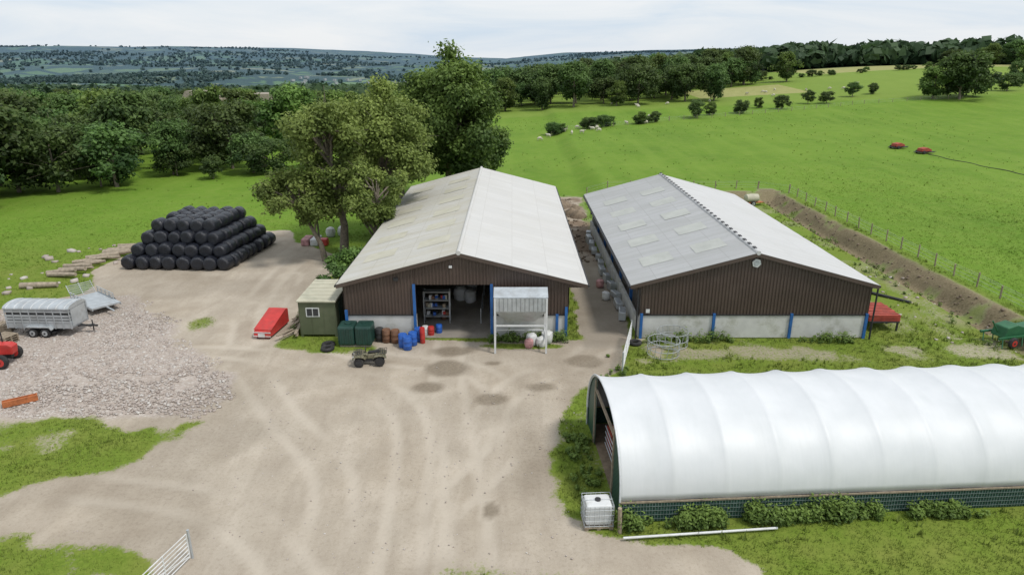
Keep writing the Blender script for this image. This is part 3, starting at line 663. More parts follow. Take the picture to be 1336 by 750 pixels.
mb=MB(); mb.cyl((23.95,42.2,0),(23.95,42.2,3.6),.06,n=8); mb.cyl((8.3,42.3,0),(8.3,42.3,3.5),.06,n=8); mb.obj('downpipe',M['dark'],B2)
mb=MB(); corr(mb,-9.3,-6.6,lambda s:.15,lambda s:3.7,lambda s,o,z:(s,42.8+o,z),.3); mb.obj('sliding_door',M['galv'],B1)

def barrel(nm,x,y,mt,h=.9,r=.29):
    mb=MB(); mb.lathe((x,y,.01),(x,y,h),[(0,r*.93),(.03,r),(.3,r),(.33,r*1.05),(.36,r),(.64,r),(.67,r*1.05),(.7,r),(.95,r),(1,r*.9)],16)
    return mb.obj(nm,mt,None,0,True)
def sack(nm,x,y,z,w,mt=None):
    mb=MB(); mb.lathe((x,y,z),(x,y,z+w*1.1),[(0,w*.42),(.08,w*.5),(.5,w*.56),(.85,w*.5),(.97,w*.3),(1,w*.1)],10)
    o=mb.obj(nm,mt or M['white'],None,0,True)
    for v in o.data.vertices: v.co+=Vector((random.uniform(-1,1),random.uniform(-1,1),random.uniform(-1,1)))*w*.05
    return o
sack('bulk_bag',-4.0,50,0,1.0); sack('bulk_bag.001',-3.3,52,0,1.0); sack('bulk_bag.002',-3.2,49.5,0,.9)
def rack(x,y):
    e=empty('storage_rack',(x,y,0)); mb=MB()
    for a in(-.9,.9):
        for c_ in(-.3,.3): mb.bx(a-.03,a+.03,c_-.03,c_+.03,0,2.4)
    for z in(.5,1.1,1.7,2.3): mb.bx(-.92,.92,-.33,.33,z,z+.04)
    mb.obj('frame',M['galv'],e)
    for i in range(20):
        mt=random.choice(['white','red','bluep','brownp','cream','galv','wood','dark'])
        z=random.choice((.54,1.14,1.74)); mb=MB(); xx=random.uniform(-.75,.75)
        mb.box((xx,random.uniform(-.15,.15),z+.14),(.2,.25,random.uniform(.2,.34)),random.uniform(-.3,.3)); mb.obj('stored_box',M[mt],e,.02)
rack(-5.3,45.3)
for i,(x,y,mt) in enumerate(((-5.9,43.0,'white'),(-5.5,42.9,'red'),(-5.0,43.3,'bluep'),(-4.9,45.8,'brownp'))):
    barrel('drum' if i==0 else 'drum.%03d'%i,x,y,M[mt],.6,.22)
mb=MB()
for z in(.35,.7,1.05): mb.cyl((-2.2,45,z),(-2.2,58,z),.03,n=6); mb.cyl((-8,56,z),(3,56,z),.03,n=6)
for y in range(45,59,3): mb.cyl((-2.2,y,0),(-2.2,y,1.1),.04,n=6)
mb.obj('pen_rails',M['galv'])
mb=MB(); mb.box((-8.5,60,.5),(5,8,1.0)); mb.box((0.5,62,.45),(4,9,.9)); mb.obj('straw_bedding',M['straw'],None,.2)

# feed hopper
e=empty('feed_hopper',(.55,40.85,0))
mb=MB(); n=12
for i in range(n):
    x=-1.6+3.2*i/n; mb.bx(x+.02,x+.22,-1.03,-.98,2.85,3.72)
mb.bx(-1.65,1.65,-.98,.98,2.8,3.75); mb.obj('bin_body',M['galv'],e)
mb=MB(); mb.prism([(-1.02,3.76),(1.02,3.76),(.0,4.12)],-1.7,1.7,'x'); mb.obj('lid',M['galv'],e)
mb=MB()
for (hx,hy,z) in((1.62,.95,2.8),(.9,.25,1.9)):
    for a,c_ in((-1,-1),(1,-1),(1,1),(-1,1)): mb.v.append((a*hx,c_*hy,z))
for i in range(4): mb.f.append((i,(i+1)%4,4+(i+1)%4,4+i))
mb.f.append((4,5,6,7)); mb.obj('tapered_base',M['galv'],e)
mb=MB()
for a in(-1.62,1.62):
    for c_ in(-1,1): mb.bx(a-.06,a+.06,c_-.06,c_+.06,0,3.7)
    mb.bx(a-.04,a+.04,-.94,.94,.75,.83)
mb.bx(-1.56,1.56,.96,1.04,.75,.83); mb.bx(-1.56,1.56,-1.04,-.96,1.85,1.93); mb.obj('legs',M['white'],e)
sack('feed_sack',1.3,41.3,0,.7); sack('feed_sack.001',1.9,41.0,0,.6); sack('feed_sack.002',1.1,40.8,0,.55,M['rope']); sack('feed_sack.003',2.3,41.6,0,.75)

# portable cabin
e=empty('site_cabin',(-13.0,44.75,0))
mb=MB(); mb.bx(-1.2,1.2,-2.2,2.2,.15,2.48); mb.obj('walls',M['olive'],e,.02)
mb=MB(); mb.bx(-1.3,1.3,-2.35,2.3,2.5,2.62); mb.obj('roof',M['cream'],e,.02)
mb=MB()
for i in range(6): mb.bx(-1.3,1.3,-1.9+i*.75,-1.87+i*.75,2.622,2.64)
mb.obj('roof_seams',M['cream'],e)
mb=MB(); mb.bx(-.75,.15,-2.23,-2.2,1.45,2.1); mb.obj('window_frame',M['white'],e)
mb=MB(); mb.bx(-.68,-.33,-2.245,-2.232,1.52,2.03); mb.bx(-.27,.08,-2.245,-2.232,1.52,2.03); mb.obj('window_panes',M['glass'],e)
mb=MB(); mb.bx(1.2,1.23,-1.2,-.35,.3,2.2); mb.obj('door',M['dkgreen'],e)
mb=MB()
for a in(-1.15,1.15):
    for c_ in(-2.1,0,2.1): mb.bx(a-.08,a+.08,c_-.1,c_+.1,-.1,.15)
for a in (-1.21,-.4,.4,1.21): mb.bx(a-.02,a+.02,-2.215,-2.2,.15,2.48)
mb.obj('feet_and_battens',M['olive'],e)
mb=MB()
for i in range(22): mb.box((-14.9+random.uniform(-.35,.5),44.2+random.uniform(-2,2.5),.08+random.uniform(0,.4)),(random.uniform(.1,.2),random.uniform(1.2,2.6),.05),random.uniform(-.5,.5),random.uniform(-.1,.1))
mb.obj('scrap_timber',M['wood'])
# red feed bin
e=empty('red_feed_bin',(-16.5,43.9,0),-.12); e.scale=(.92,.92,.92)
mb=MB(); mb.prism([(-2.0,.15),(1.3,.15),(1.3,1.25),(.9,1.35),(-1.9,.6)],-.62,.62,'x'); mb.obj('body',M['red'],e,.04)
mb=MB(); mb.box((0,-.45,1.02),(1.36,2.75,.05),0,.262); mb.obj('lid',M['red'],e,.02)
mb=MB()
for z in(.35,.8): mb.bx(-.66,.66,-2.03+z*.1,-1.98+z*.1,z*.6,z*.6+.06)
mb.bx(-.25,.25,-2.04,-2.0,.2,.45); mb.obj('label_and_straps',M['white'],e)
mb=MB(); mb.bx(-.5,-.4,-1.8,1.2,0,.15); mb.bx(.4,.5,-1.8,1.2,0,.15); mb.obj('skids',M['dark'],e)
def torus(mb,c,R,r,ax='z',n=20,k=8,sc=1):
    s=len(mb.v)
    for i in range(n):
        a=6.28318*i/n
        for j in range(k):
            q=6.28318*j/k; rr=R+r*math.cos(q); h=r*math.sin(q)*sc
            mb.v.append((c[0]+rr*math.cos(a),c[1]+rr*math.sin(a),c[2]+h))
    for i in range(n):
        for j in range(k): mb.f.append((s+i*k+j,s+((i+1)%n)*k+j,s+((i+1)%n)*k+(j+1)%k,s+i*k+(j+1)%k))
    return mb
for i,(x,y) in enumerate(((-15.4,47.5),(-15.2,48.6),(-15.3,49.8),(-14.9,50.6),(-12.0,41.0),(8.1,41.3),(-11.9,40.4))):
    torus(MB(),(x,y,.12),.32,.13).obj('old_tyre' if i==0 else 'old_tyre.%03d'%i,M['black'],None,0,True)
# oil tank
e=empty('oil_tank',(-10.2,41.4,0))
mb=MB(); mb.bx(-1.1,-.02,-.65,.65,.12,1.42); mb.bx(.02,1.1,-.65,.65,.12,1.42); mb.obj('tank_shell',M['dkgreen'],e,.12)
mb=MB(); mb.cyl((-.5,0,1.4),(-.5,0,1.52),.22); mb.cyl((.5,.1,1.4),(.5,.1,1.5),.15)
for x in(-.9,-.6,-.3,.3,.6,.9): mb.bx(x-.05,x+.05,-.69,-.6,.2,1.3)
mb.obj('caps_and_ribs',M['dkgreen'],e,.02)
mb=MB(); mb.bx(-1.0,1.0,-.55,.55,0,.12); mb.obj('base',M['conc'],e)
for i,(x,y,mt) in enumerate(((-7.1,40.9,'bluep'),(-6.75,40.5,'bluep'),(-6.5,41.2,'bluep'),(-7.7,41.6,'brownp'),(-8.3,41.7,'brownp'),(-8.8,41.9,'dark'),(-6.2,41.9,'bluep'))):
    barrel('plastic_barrel' if i==0 else 'plastic_barrel.%03d'%i,x,y,M[mt])
barrel('gas_cylinder',-5.9,41.5,M['red'],1.1,.17)
# odds and ends by the door
mb=MB()
for i in range(9): mb.box((-7.3+random.uniform(-1.6,1.2),42.0+random.uniform(-.4,.2),.15),(random.uniform(.2,.5),random.uniform(.2,.4),random.uniform(.15,.4)),random.uniform(0,3))
mb.obj('feed_buckets_and_crates',M['dark'],None,.03)

# bales
bm_=MB(); bm_.lathe((0,-.60,0),(0,.60,0),[(0,.30),(.0,.44),(.03,.54),(.10,.60),(.25,.63),(.5,.64),(.75,.63),(.90,.60),(.97,.54),(1,.44),(1,.30)],22)
o=bm_.obj('bale_proto',M['wrap'],None,0,True); bale=o.data; bpy.data.objects.remove(o)
for v in bale.vertices: v.co+=Vector((random.uniform(-1,1),random.uniform(-1,1),random.uniform(-1,1)))*.018
e=empty('silage_bale_stack',(-33.9,58.3,0),math.radians(-3))
for t in range(4):
    nc=8-t; nr=8-t
    for c_ in range(nc):
        for r_ in range(nr):
            x=t*.62+c_*1.22+random.uniform(-.08,.08)+r_*.08; y=r_*1.2+t*.7+random.uniform(-.12,.12)
            if t==0 and 0<r_<nr-2 and 0<c_<nc-1 : continue
            if t==3 and random.random()<.15: continue
            o=add('bale',bale,e,(x,y,.58+t*.97+random.uniform(-.05,.05)),(random.uniform(-.12,.12),random.uniform(0,6),random.uniform(-.18,.18)))
            o.scale=(random.uniform(.95,1.04),random.uniform(.90,1.04),random.uniform(.95,1.03))
e=empty('fertiliser_bags',(-20.6,66,0))
for i in range(5):
    mb=MB(); mb.box((i%3*.9,i//3*1.0,.35),(.8,.9,.7)); mb.obj('bag',M[('rope','white','red')[i%3]],e,.12)
sack('bulk_bag.003',-19,69.5,0,.9); sack('bulk_bag.004',-17.9,70,0,.9)

def wheel(e,x,y,r,w,rim='galv'):
    mb=MB(); mb.lathe((x,y-w/2,r),(x,y+w/2,r),[(0,r*.6),(0,r*.86),(.12,r*.97),(.5,r),(.88,r*.97),(1,r*.86),(1,r*.6)],24); mb.obj('tyre',M['black'],e,0,True)
    mb=MB(); mb.cyl((x,y-w/2-.01,r),(x,y+w/2+.01,r),r*.58,n=16); mb.obj('wheel_rim',M[rim],e)
    mb=MB(); mb.cyl((x,y-w/2-.04,r),(x,y+w/2+.04,r),r*.18,n=10); mb.obj('hub',M['dark'],e)
# quad bike
e=empty('quad_bike',(-8.75,38.3,0),math.radians(8))
for x in(-.62,.62):
    for y in(-.42,.42): wheel(e,x,y,.31,.26,'dark')
mb=MB(); mb.prism([(-.95,.45),(-.9,.62),(-.55,.78),(-.2,.74),(.1,.72),(.5,.78),(.95,.72),(1.0,.55),(.6,.42),(-.5,.40)],-.2,.2); mb.obj('body',M['camo'],e,.05)
mb=MB()
for x in(-.62,.62):
    for y in(-.40,.40): mb.prism([(x-.42,.52),(x-.28,.70),(x,.76),(x+.28,.70),(x+.42,.52),(x+.28,.63),(x,.69),(x-.28,.63)],y-.19,y+.19)
mb.obj('mudguards',M['camo'],e,.02)
mb=MB(); mb.prism([(-.1,.76),(.0,.86),(.35,.86),(.6,.90),(.65,.78),(.3,.76)],-.15,.15); mb.obj('seat',M['black'],e,.04)
mb=MB()
for cx,zz in((-.68,.84),(.82,.84)):
    for i in range(5): mb.cyl((cx-.25+i*.12,-.42,zz),(cx-.25+i*.12,.42,zz),.014,n=6)
    for y in(-.42,0,.42): mb.cyl((cx-.27,y,zz),(cx+.25,y,zz),.016,n=6)
    for y in (-.2,.2): mb.cyl((cx,y,zz),(cx,y,.6),.014,n=6)
mb.cyl((-.25,0,.75),(-.2,0,1.08),.03,n=8); mb.cyl((-.2,-.36,1.1),(-.2,.36,1.1),.018,n=8); mb.cyl((-.98,-.2,.4),(-1.02,-.2,.7),.02,n=6); mb.cyl((-.98,.2,.4),(-1.02,.2,.7),.02,n=6); mb.cyl((-1.02,-.2,.7),(-1.02,.2,.7),.02,n=6)
mb.bx(-.5,.5,-.2,.2,.25,.4); mb.obj('racks_and_handlebars',M['dark'],e)
mb=MB(); mb.cyl((-.93,-.28,.6),(-.99,-.28,.6),.07,n=10); mb.cyl((-.93,.28,.6),(-.99,.28,.6),.07,n=10); mb.obj('headlights',M['white'],e)

# livestock trailer
e=empty('livestock_trailer',(-31.7,43.4,0),math.radians(-2))
mb=MB(); mb.bx(-2.2,2.2,-.85,.85,.62,1.0); mb.obj('lower_side',M['galv'],e,.01)
mb=MB(); mb.prism([(-.82,1.0),(-.82,2.0),(.82,2.0),(.82,1.0)],-2.15,2.15,'x'); mb.obj('inner_box',M['dark'],e)
mb=MB()
for z in(1.02,1.22,1.42,1.74,1.90):
    for y in(-.84,.84): mb.bx(-2.2,2.2,y-.03,y+.03,z,z+.14)
    for x in(-2.17,2.17): mb.bx(x-.03,x+.03,-.81,.81,z,z+.14)
for i in range(9):
    x=-2.2+i*.55
    for y in(-.88,.88): mb.bx(x-.03,x+.03,y-.02,y+.02,.6,2.05)
mb.obj('slatted_sides',M['galv'],e)
mb=MB(); n0=10; pr=[( -.92,1.98)]+[(-.92*math.cos(math.pi*i/n0),2.03+.26*math.sin(math.pi*i/n0)) for i in range(n0+1)]+[(.92,1.98)]
mb.prism(pr,-2.26,2.26,'x'); mb.obj('roof',M['galv'],e)
mb=MB()
for i in range(8): x=-2.0+i*.57; mb.prism([(a*1.01,b_+.015) for a,b_ in pr],x-.02,x+.02,'x')
mb.obj('roof_ribs',M['white'],e)
for x in(-.45,.4):
    for y in(-.98,.98): wheel(e,x,y,.33,.2,'galv')
mb=MB()
for y in(-.98,.98): mb.prism([(-.95,.55),(-.8,.74),(.75,.74),(.9,.55),(.9,.6),(.77,.79),(-.82,.79),(-.95,.6)],y-.13,y+.13)
mb.obj('mudguards',M['galv'],e)
mb=MB(); mb.bx(2.2,3.4,-.05,.05,.5,.6); mb.cyl((3.0,.1,.1),(3.0,.1,.9),.04,n=8); mb.box((2.6,0,.55),(1.0,.08,.08),.35); mb.box((2.6,0,.55),(1.0,.08,.08),-.35); mb.bx(-1,1,-.9,.9,.3,.36); mb.obj('drawbar',M['dark'],e)
mb=MB(); mb.box((2.24,0,1.35),(.04,1.5,1.2)); mb.obj('front_panel',M['galv'],e)
# flat trailer
e=empty('flatbed_trailer',(-31.3,48.2,0),math.radians(-38))
mb=MB(); mb.bx(-1.9,1.9,-.95,.95,.5,.62); mb.obj('bed',M['galv'],e)
mb=MB()
for z in(.66,.85,1.05):
    for y in(-.95,.95): mb.cyl((-1.9,y,z),(.9,y,z),.03,n=6)
for x in(-1.9,-1.2,-.5,.2,.9):
    for y in(-.95,.95): mb.cyl((x,y,.5),(x,y,1.07),.03,n=6)
mb.bx(-1.95,1.95,-1.0,-.95,.42,.6); mb.bx(-1.95,1.95,.95,1.0,.42,.6); mb.bx(1.9,3.1,-.05,.05,.42,.52)
for i in range(7): mb.box((-2.05-i*.1,0,.55+i*.13),(.03,1.7,.05))
for y in(-.85,0,.85): mb.cyl((-2.0,y,.5),(-2.75,y,1.4),.025,n=6)
mb.obj('frame_and_ramp',M['galv'],e)
for x in(-.4,.4):
    for y in(-1.1,1.1): wheel(e,x,y,.3,.18,'galv')
e=empty('wooden_pallets',(-34.9,43.6,0),.2)
mb=MB()
for k in range(4):
    for i in range(6): mb.bx(-.6+i*.2,-.6+i*.2+.15,-.5,.5,k*.15+.11,k*.15+.13)
    for y in(-.45,0,.45): mb.bx(-.6,.55,y-.05,y+.05,k*.15+.02,k*.15+.11)
ob=mb.obj('boards',M['wood'],e)
e=empty('wooden_pallets.001',(-33.4,41.5,0),-.3); add('boards',ob.data,e)
# tractor (mostly outside the picture)
e=empty('tractor',(-32.0,38.2,0),math.radians(8))
for x,r,w in((1.0,.45,.28),(-1.1,.75,.42)):
    for y in(-.8,.8): wheel(e,x,y,r,w,'red')
mb=MB(); mb.prism([(-.3,.7),(1.5,.7),(1.55,1.2),(1.3,1.35),(-.3,1.45)],-.32,.32); mb.bx(-1.6,-.3,-.55,.55,.7,1.2); mb.obj('bonnet',M['red'],e,.05)
mb=MB()
for y in(-.8,.8): mb.prism([(-1.9,1.2),(-1.7,1.55),(-1.1,1.68),(-.5,1.5),(-.3,1.1),(-.4,1.1),(-.55,1.42),(-1.1,1.6),(-1.65,1.48),(-1.8,1.2)],y-.25,y+.25)
mb.bx(-1.7,-.2,-.6,.6,2.35,2.45); mb.obj('fenders_and_roof',M['red'],e,.02)
mb=MB()
for x in(-1.6,-.3):
    for y in(-.55,.55): mb.cyl((x,y,1.2),(x,y,2.36),.04,n=6)
mb.cyl((.8,.2,1.3),(.8,.2,2.0),.04,n=8); mb.bx(-1.2,1.3,-.15,.15,.4,.7); mb.bx(.95,1.05,-.7,.7,.4,.5); mb.bx(-1.15,-1.05,-.7,.7,.65,.8); mb.obj('cab_posts_and_axles',M['dark'],e)
mb=MB(); mb.bx(-1.5,-.4,-.5,.5,1.5,2.3); mb.obj('cab_glass',M['glass'],e)
e=empty('steel_channel',(-26.8,33.2,0),math.radians(35))
mb=MB(); mb.bx(-.8,.8,-.18,.18,.05,.11); mb.bx(-.8,.8,-.18,-.13,.112,.36); mb.bx(-.8,.8,.13,.18,.112,.36); mb.bx(-.8,-.75,-.128,.128,.112,.36); mb.bx(.75,.8,-.128,.128,.112,.36); mb.bx(-.74,.74,-.128,.128,.25,.30)
mb.obj('body',M['orange'],e)
def log(nm,a,b_,r):
    mb=MB(); mb.lathe(a,b_,[(0,r),(.2,r*.95),(.5,r*.97),(.8,r*.86),(1,r*.8)],12); return mb.obj(nm,M['bark2'],None,0,True)
k=0
for i in range(16):
    t=i/15; x=-38.6+t*1.2+random.uniform(-.5,.5); y=55.5+t*9.5; a=random.uniform(-.5,.5)
    log('felled_log' if k==0 else 'felled_log.%03d'%k,(x-1.3,y-a,.2),(x+1.3,y+a,.25+random.uniform(0,.35)),random.uniform(.13,.24)); k+=1
log('felled_log.%03d'%k,(-40.0,52.6,.25),(-37.2,52.9,.25),.26)

# polytunnel
e=empty('polytunnel',(4.35,23.2,0),.063)
Lx,W,sb,ht=30.0,7.9,1.0,3.05
nu,nv=301,40; V=[]
bay=2.2
for i in range(nu):
    x=Lx*i/(nu-1); ph=(x/bay)%1; sag=.17*math.sin(math.pi*ph)**.7*(1+.25*math.sin(int(x/bay)*2.3))
    for j in range(nv+1):
        a=math.pi*j/nv; ca,sa=math.cos(a),math.sin(a)
        k=1-sag*(.15+.85*sa)/3.8
        V.append((x,W/2-W/2*math.copysign(abs(ca)**.9,ca)*k,sb+(ht*abs(sa)**.92)*k))
V=np.array(V); idx=np.arange(nu*(nv+1)).reshape(nu,nv+1)
F=np.stack([idx[:-1,:-1],idx[1:,:-1],idx[1:,1:],idx[:-1,1:]],-1).reshape(-1,4)
o=add('cover',np_mesh('cover',V,F,mats=[M['poly']],smooth=True),e)
so=o.modifiers.new('solid','SOLIDIFY'); so.thickness=.02
def arch(x,dr,jn=28):
    return [(x,W/2-(W/2+dr)*math.copysign(abs(math.cos(math.pi*j/jn))**.9,math.cos(math.pi*j/jn)),sb+(ht+dr)*abs(math.sin(math.pi*j/jn))**.92) for j in range(jn+1)]
mb=MB()
for i in range(int(Lx/bay)+1):
    P_=arch(i*bay+ (.02 if i==0 else 0),-.05)
    for p,q in zip(P_[:-1],P_[1:]): mb.cyl(p,q,.035,n=6,cap=False)
    for y in(.03,W-.03): mb.cyl((i*bay,y,-.2),(i*bay,y,sb),.04,n=6)
mb.obj('hoops',M['galv'],e)
mb=MB(); P_=arch(-.01,.012)
for p,q in zip(P_[:-1],P_[1:]): mb.cyl(p,q,.04,n=6,cap=False)
mb.obj('cover_hem',M['poly'],e)
mb=MB(); mb.bx(0,Lx,-.05,0,.93,1.0); mb.bx(0,Lx,W,W+.05,.93,1.0); mb.obj('rails',M['wood'],e)
mb=MB(); mb.bx(0,Lx,-.015,.01,.02,.92); mb.bx(0,Lx,W-.01,W+.015,.02,.92); mb.obj('side_netting',M['mesh'],e)
mb=MB()
for i in range(int(Lx/.12)): mb.bx(i*.12,i*.12+.02,-.035,-.02,.05,.9)
for z in(.15,.35,.55,.75): mb.bx(0,Lx,-.05,-.036,z,z+.02)
mb.obj('stock_mesh',mat('mesh_wire',(.16,.21,.20),.5,.3),e)
mb=MB(); P_=arch(.06,-.06,40)
for p,q in zip(P_[:-1],P_[1:]):
    if p[1]<1.8 or q[1]>W-1.8: mb.quad((p[0],p[1],0),(q[0],q[1],0),q,p)
mb.obj('end_netting',M['mesh'],e)
mb=MB()
for y in(1.8,W-1.8): mb.bx(.0,.1,y-.06,y+.06,0,3.4)
mb.bx(.0,.1,1.86,W-1.86,2.9,3.0); mb.obj('door_frame',M['wood'],e)
mb=MB()
for i in range(5): mb.box((1.2+i*1.5,W-2.4,.5+.1*(i%2)),(1.1,1.0,1.0+.2*(i%2)))
mb.obj('red_crates',M['redf'],e,.03)
mb=MB()
for z in (.3,.6,.9,1.2): mb.cyl((.6,2.4,z),(20,2.4,z),.03,n=6); mb.cyl((.5,2.5,z),(.5,5.6,z),.03,n=6)
mb.obj('pen_hurdles',M['galv'],e)
mb=MB(); mb.bx(.1,Lx,.1,W-.1,-.02,.03); mb.obj('straw_floor',M['straw'],e)

# IBC tank
e=empty('ibc_tank',(3.45,23.2,0),.06)
mb=MB(); mb.bx(-.52,.52,-.42,.42,.18,1.1); mb.obj('bottle',M['white'],e,.08)
mb=MB()
for z in(.2,.45,.7,.95,1.1):
    for y in(-.48,.48): mb.cyl((-.58,y,z),(.58,y,z),.014,n=6)
    for x in(-.58,.58): mb.cyl((x,-.48,z),(x,.48,z),.014,n=6)
for i in range(7):
    x=-.58+i*1.16/6
    for y in(-.48,.48): mb.cyl((x,y,.12),(x,y,1.12),.012,n=6)
for i in range(6):
    y=-.48+i*.96/5
    for x in(-.58,.58): mb.cyl((x,y,.12),(x,y,1.12),.012,n=6)
mb.cyl((-.58,0,1.12),(.58,0,1.12),.014,n=6); mb.obj('cage',M['galv'],e)
mb=MB(); mb.cyl((0,0,1.08),(0,0,1.16),.12); mb.obj('cap',M['dark'],e)
mb=MB()
for x in(-.5,0,.5): mb.bx(x-.08,x+.08,-.48,.48,0,.1)
mb.bx(-.58,.58,-.5,.5,.102,.14); mb.obj('pallet',M['wood'],e)
mb=MB(); mb.cyl((4.3,22.6,-.2),(4.25,22.6,1.15),.09,.085,10); mb.obj('timber_post',M['wood'],None,0,True)
mb=MB(); mb.cyl((4.35,22.1,.14),(10.6,22.7,.14),.05,n=12); mb.obj('plastic_pipe',M['white'],None,0,True)

def gate(nm,a,b_,h=1.2,mt='galv',bars=7):
    a=Vector((*a,0));b_=Vector((*b_,0)); e=empty(nm); mb=MB(); up=Vector((0,0,1))
    for i in range(bars):
        z=.18+(h-.18)*i/(bars-1); mb.cyl(a+up*z,b_+up*z,.022,n=6)
    for t in(0,.33,.66,1): p=a.lerp(b_,t); mb.cyl(p+up*.15,p+up*h,.026,n=6)
    mb.cyl(a+up*.2,b_+up*h,.018,n=6); mb.obj('bars',M[mt],e)
    mb=MB(); d=(b_-a).normalized()
    for p in((a-d*.12),(b_+d*.12)): mb.cyl(p-up*.2,p+up*(h+.1),.05,n=10)
    mb.obj('gate_posts',M['galv'],e)
gate('field_gate',(6.6,37.0),(7.9,41.9),1.3,'white'); gate('field_gate.001',(-12.1,21.0),(-13.0,17.4),1.2,'white')
for i,(x,y) in enumerate(((9.6,39.7),(10.5,41.2))):
    e=empty('ring_feeder' if i==0 else 'ring_feeder.001',(x,y,0)); mb=MB()
    for z in(.1,.5,1.0): torus(mb,(0,0,z),1.0,.022,'z',28,6)
    for k in range(16):
        q=6.283*k/16; mb.cyl((math.cos(q),math.sin(q),.1),(math.cos(q+.12),math.sin(q+.12),1.0),.018,n=5)
    mb.obj('rails',M['galv'],e)
e=empty('red_timber_stack',(25.6,44.9,0),.0)
mb=MB()
for k in range(5):
    for i in range(9): mb.box((random.uniform(-.05,.05),-1.2+i*.3,.75+k*.09),(2.1,.22,.07),random.uniform(-.04,.04))
mb.obj('planks',M['redf'],e)
mb=MB(); mb.bx(-1,1,-1.4,1.4,.62,.70)
for x in(-.9,.9):
    for y in(-1.3,0,1.3): mb.bx(x-.05,x+.05,y-.05,y+.05,0,.62)
mb.obj('trestle',M['dark'],e)
e=empty('green_cultivator',(33.0,41.6,.1),.25)
mb=MB(); mb.prism([(-1.3,.5),(-1.1,1.2),(-.3,1.35),(.6,1.05),(1.5,1.1),(1.6,.6),(1,.4)],-.5,.5); mb.obj('hood',M['green'],e,.06)
mb=MB(); mb.bx(-1.9,1.9,-.75,-.62,.55,.68); mb.bx(-1.9,1.9,.62,.75,.55,.68)
for x in(-1.6,-.8,0,.8,1.6): mb.cyl((x,-.7,.6),(x-.2,-.95,.05),.04,n=6); mb.cyl((x,.7,.6),(x-.2,.45,.05),.04,n=6)
mb.cyl((-1.3,0,.8),(-1.9,0,1.6),.05,n=8); mb.obj('frame_and_tines',M['green'],e)
wheel(e,-1.0,-.98,.36,.2,'red'); wheel(e,1.0,-.98,.36,.2,'red')
mb=MB(); mb.cyl((28.0,52.0,.1),(30.5,49.0,.1),.12,n=10); mb.obj('drainage_pipe',M['dark'],None,0,True)

def fence(nm,pts,sp=2.6):
    e=empty(nm); mp_=MB(); mw=MB()
    for (ax,ay),(bx_,by_) in zip(pts[:-1],pts[1:]):
        L_=math.hypot(bx_-ax,by_-ay); n=max(1,int(L_/sp)); pr=None
        for i in range(n+1):
            x=ax+(bx_-ax)*i/n+random.uniform(-.08,.08);y=ay+(by_-ay)*i/n; z=z_(x,y)
            mp_.cyl((x,y,z-.3),(x+random.uniform(-.09,.09),y+random.uniform(-.06,.06),z+random.uniform(1.0,1.2)),.065,n=7)
            if pr:
                for h in(.25,.55,.85,1.0): mw.cyl((pr[0],pr[1],pr[2]+h),(x,y,z+h),.008,n=4,cap=False)
            pr=(x,y,z)
    mp_.obj('posts',M['wood'],e); mw.obj('wires',M['galv'],e)
fence('post_and_wire_fence',[(36.0,42),(36.0,88),(33,91.0),(10,91.0)])
fence('post_and_wire_fence.001',[(9,160),(40,178),(100,200),(130,204)],4)
mb=MB()
for i in range(14):
    x=random.uniform(4.8,8.4);y=random.uniform(78,88);r=random.uniform(.6,1.3); mb.lathe((x,y,-.2),(x,y,r*.8),[(0,r),(.4,r*.85),(.75,r*.5),(1,r*.1)],9)
mb.obj('muck_heap',M['straw'],None,0,True)
mb=MB()
for i in range(12):
    y=46+i*2.1; mb.box((8.0+random.uniform(-.2,.1),y,.35),(.5,random.uniform(.6,1.4),random.uniform(.4,.8)),random.uniform(-.3,.3))
mb.obj('stacked_troughs',M['galv'],None,.05)
sack('feed_sack.004',7.3,50,0,.6); sack('feed_sack.005',7.2,53,0,.6,M['rope'])
e=empty('water_bowser',(30.2,85,0),.2)
mb=MB(); mb.lathe((-.9,0,.95),(.9,0,.95),[(0,.3),(.06,.5),(.5,.55),(.94,.5),(1,.3)],14); mb.obj('tank',M['cream'],e,0,True)
mb=MB(); mb.bx(-1.1,1.5,-.4,.4,.38,.46); mb.obj('chassis',M['orange'],e); wheel(e,0,-.55,.33,.2); wheel(e,0,.55,.33,.2)
def fieldm(nm,x,y,rz):
    z=z_(x,y); e=empty(nm,(x,y,z),rz); e.scale=(.85,.85,.85)
    mb=MB(); mb.prism([(-1.2,.5),(-1.1,1.1),(.2,1.25),(1.2,.9),(1.3,.5)],-.7,.7); mb.obj('hood',M['redf'],e,.05)
    mb=MB(); mb.bx(-1.8,1.8,-.9,.9,.3,.42); mb.bx(1.8,3,-.06,.06,.32,.42); mb.obj('frame',M['dark'],e)
    wheel(e,-.8,-1.05,.35,.25,'dark'); wheel(e,-.8,1.05,.35,.25,'dark')
fieldm('hose_reel_machine',72,129,.3); fieldm('hose_reel_machine.001',73.5,123,.2)
mb=MB(); pr=None
for i in range(40):
    t=i/39; x=73.5+t*3.5+math.sin(i*.5)*.3;y=121.5-t*22; p=(x,y,z_(x,y)+.05)
    if pr: mb.cyl(pr,p,.06,n=6)
    pr=p
mb.obj('drag_hose',M['dark'],None,0,True)

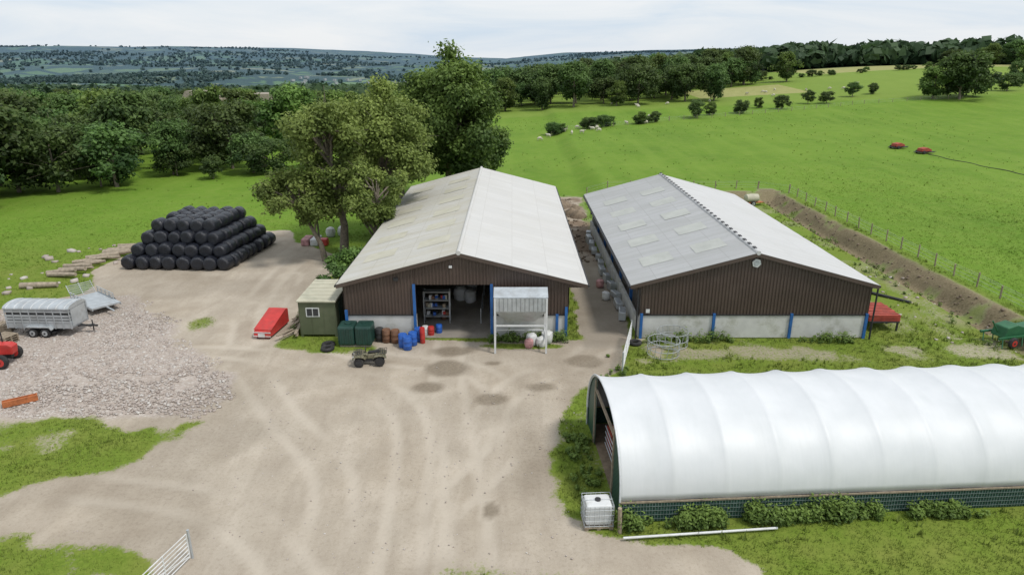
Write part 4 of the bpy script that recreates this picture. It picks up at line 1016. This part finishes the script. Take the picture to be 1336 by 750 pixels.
def sheep_mesh(graze):
    me=bpy.data.meshes.new('sheep_sk'); hd=(.62,0,.28) if graze else (.72,0,.86)
    nk=(.52,0,.52) if graze else (.52,0,.76); mz=(.72,0,.12) if graze else (.88,0,.80)
    v=[(-.4,0,.62),(0,0,.63),(.36,0,.62),nk,hd,mz,(-.55,0,.58),(-.62,0,.40)]; r=[.22,.27,.23,.12,.09,.05,.06,.03]; ed=[(0,1),(1,2),(2,3),(3,4),(4,5),(0,6),(6,7)]
    for s in(-1,1):
        k=len(v); v+=[(-.40,.13*s,.45),(-.47,.13*s,.26),(-.42,.13*s,.03)]; r+=[.10,.04,.03]; ed+=[(0,k),(k,k+1),(k+1,k+2)]
        k=len(v); v+=[(.34,.12*s,.42),(.36,.12*s,.22),(.35,.12*s,.03)]; r+=[.08,.035,.03]; ed+=[(2,k),(k,k+1),(k+1,k+2)]
        k=len(v); v+=[(hd[0]-.06,.14*s,hd[2]+.06)]; r+=[.025]; ed+=[(4,k)]
    me.from_pydata(v,ed,[]); o=add('tmp',me); sk=o.modifiers.new('skin','SKIN')
    for i,q in enumerate(me.skin_vertices[0].data): q.radius=(r[i],r[i]); q.use_root=(i==1)
    sb_=o.modifiers.new('sub','SUBSURF'); sb_.levels=1; sb_.render_levels=1
    dg=bpy.context.evaluated_depsgraph_get(); out=bpy.data.meshes.new_from_object(o.evaluated_get(dg)); bpy.data.objects.remove(o)
    out.materials.clear(); out.materials.append(M['sheepw']); out.polygons.foreach_set('use_smooth',np.ones(len(out.polygons),bool)); return out
SM=[sheep_mesh(True),sheep_mesh(False)]
k=0
def putsheep(x,y):
    global k
    add('sheep' if k==0 else 'sheep.%03d'%k,SM[random.random()<.3],None,(x,y,z_(x,y)),(0,0,random.uniform(0,6.28))); k+=1
for i in range(16): t=random.random(); putsheep(4+t*36+random.uniform(-3,3),152+t*28+random.uniform(-6,8))
for i in range(14): t=random.random(); putsheep(30+t*90,205+t*25+random.uniform(-4,25))

# ------------------------------------------------------------------ sky, sun, camera
w=bpy.data.worlds.new('World'); S.world=w; w.use_nodes=True; nt=w.node_tree; bg=nt.nodes['Background']
sd_=Vector((.50,-.30,.95)).normalized(); el=math.asin(sd_.z); az=math.atan2(sd_.x,sd_.y)
sk=N(nt,'ShaderNodeTexSky',sky_type='NISHITA'); sk.sun_disc=False; sk.sun_elevation=el; sk.sun_rotation=az; sk.dust_density=2
tc=N(nt,'ShaderNodeTexCoord'); mp=N(nt,'ShaderNodeMapping'); mp.inputs['Scale'].default_value=(1.3,1.3,9); nt.links.new(tc.outputs['Generated'],mp.inputs[0])
cn=noise(nt,2.2,6,mp.outputs[0],.6,.5)
cc=ramp(nt,cn,[(.32,(.68,.79,.91)),(.5,(.83,.885,.94)),(.68,(.93,.95,.97))])
sc=N(nt,'ShaderNodeVectorMath',operation='SCALE'); sc.inputs['Scale'].default_value=10.2; nt.links.new(cc,sc.inputs[0])
nt.links.new(mix(nt,.88,sk.outputs[0],sc.outputs[0]),bg.inputs[0]); bg.inputs[1].default_value=.1
sl=bpy.data.lights.new('sun','SUN'); sl.energy=2.5; sl.angle=math.radians(10); sl.color=(1,.96,.90)
so=add('sun',sl); so.rotation_euler=(-sd_).to_track_quat('-Z','Y').to_euler()
cam=bpy.data.cameras.new('camera'); cam.sensor_width=36; cam.lens=23.98; cam.clip_end=20000; cam.clip_start=.5
co=add('camera',cam,loc=(0,0,18),rot=(math.radians(90-18.8),0,0)); S.camera=co
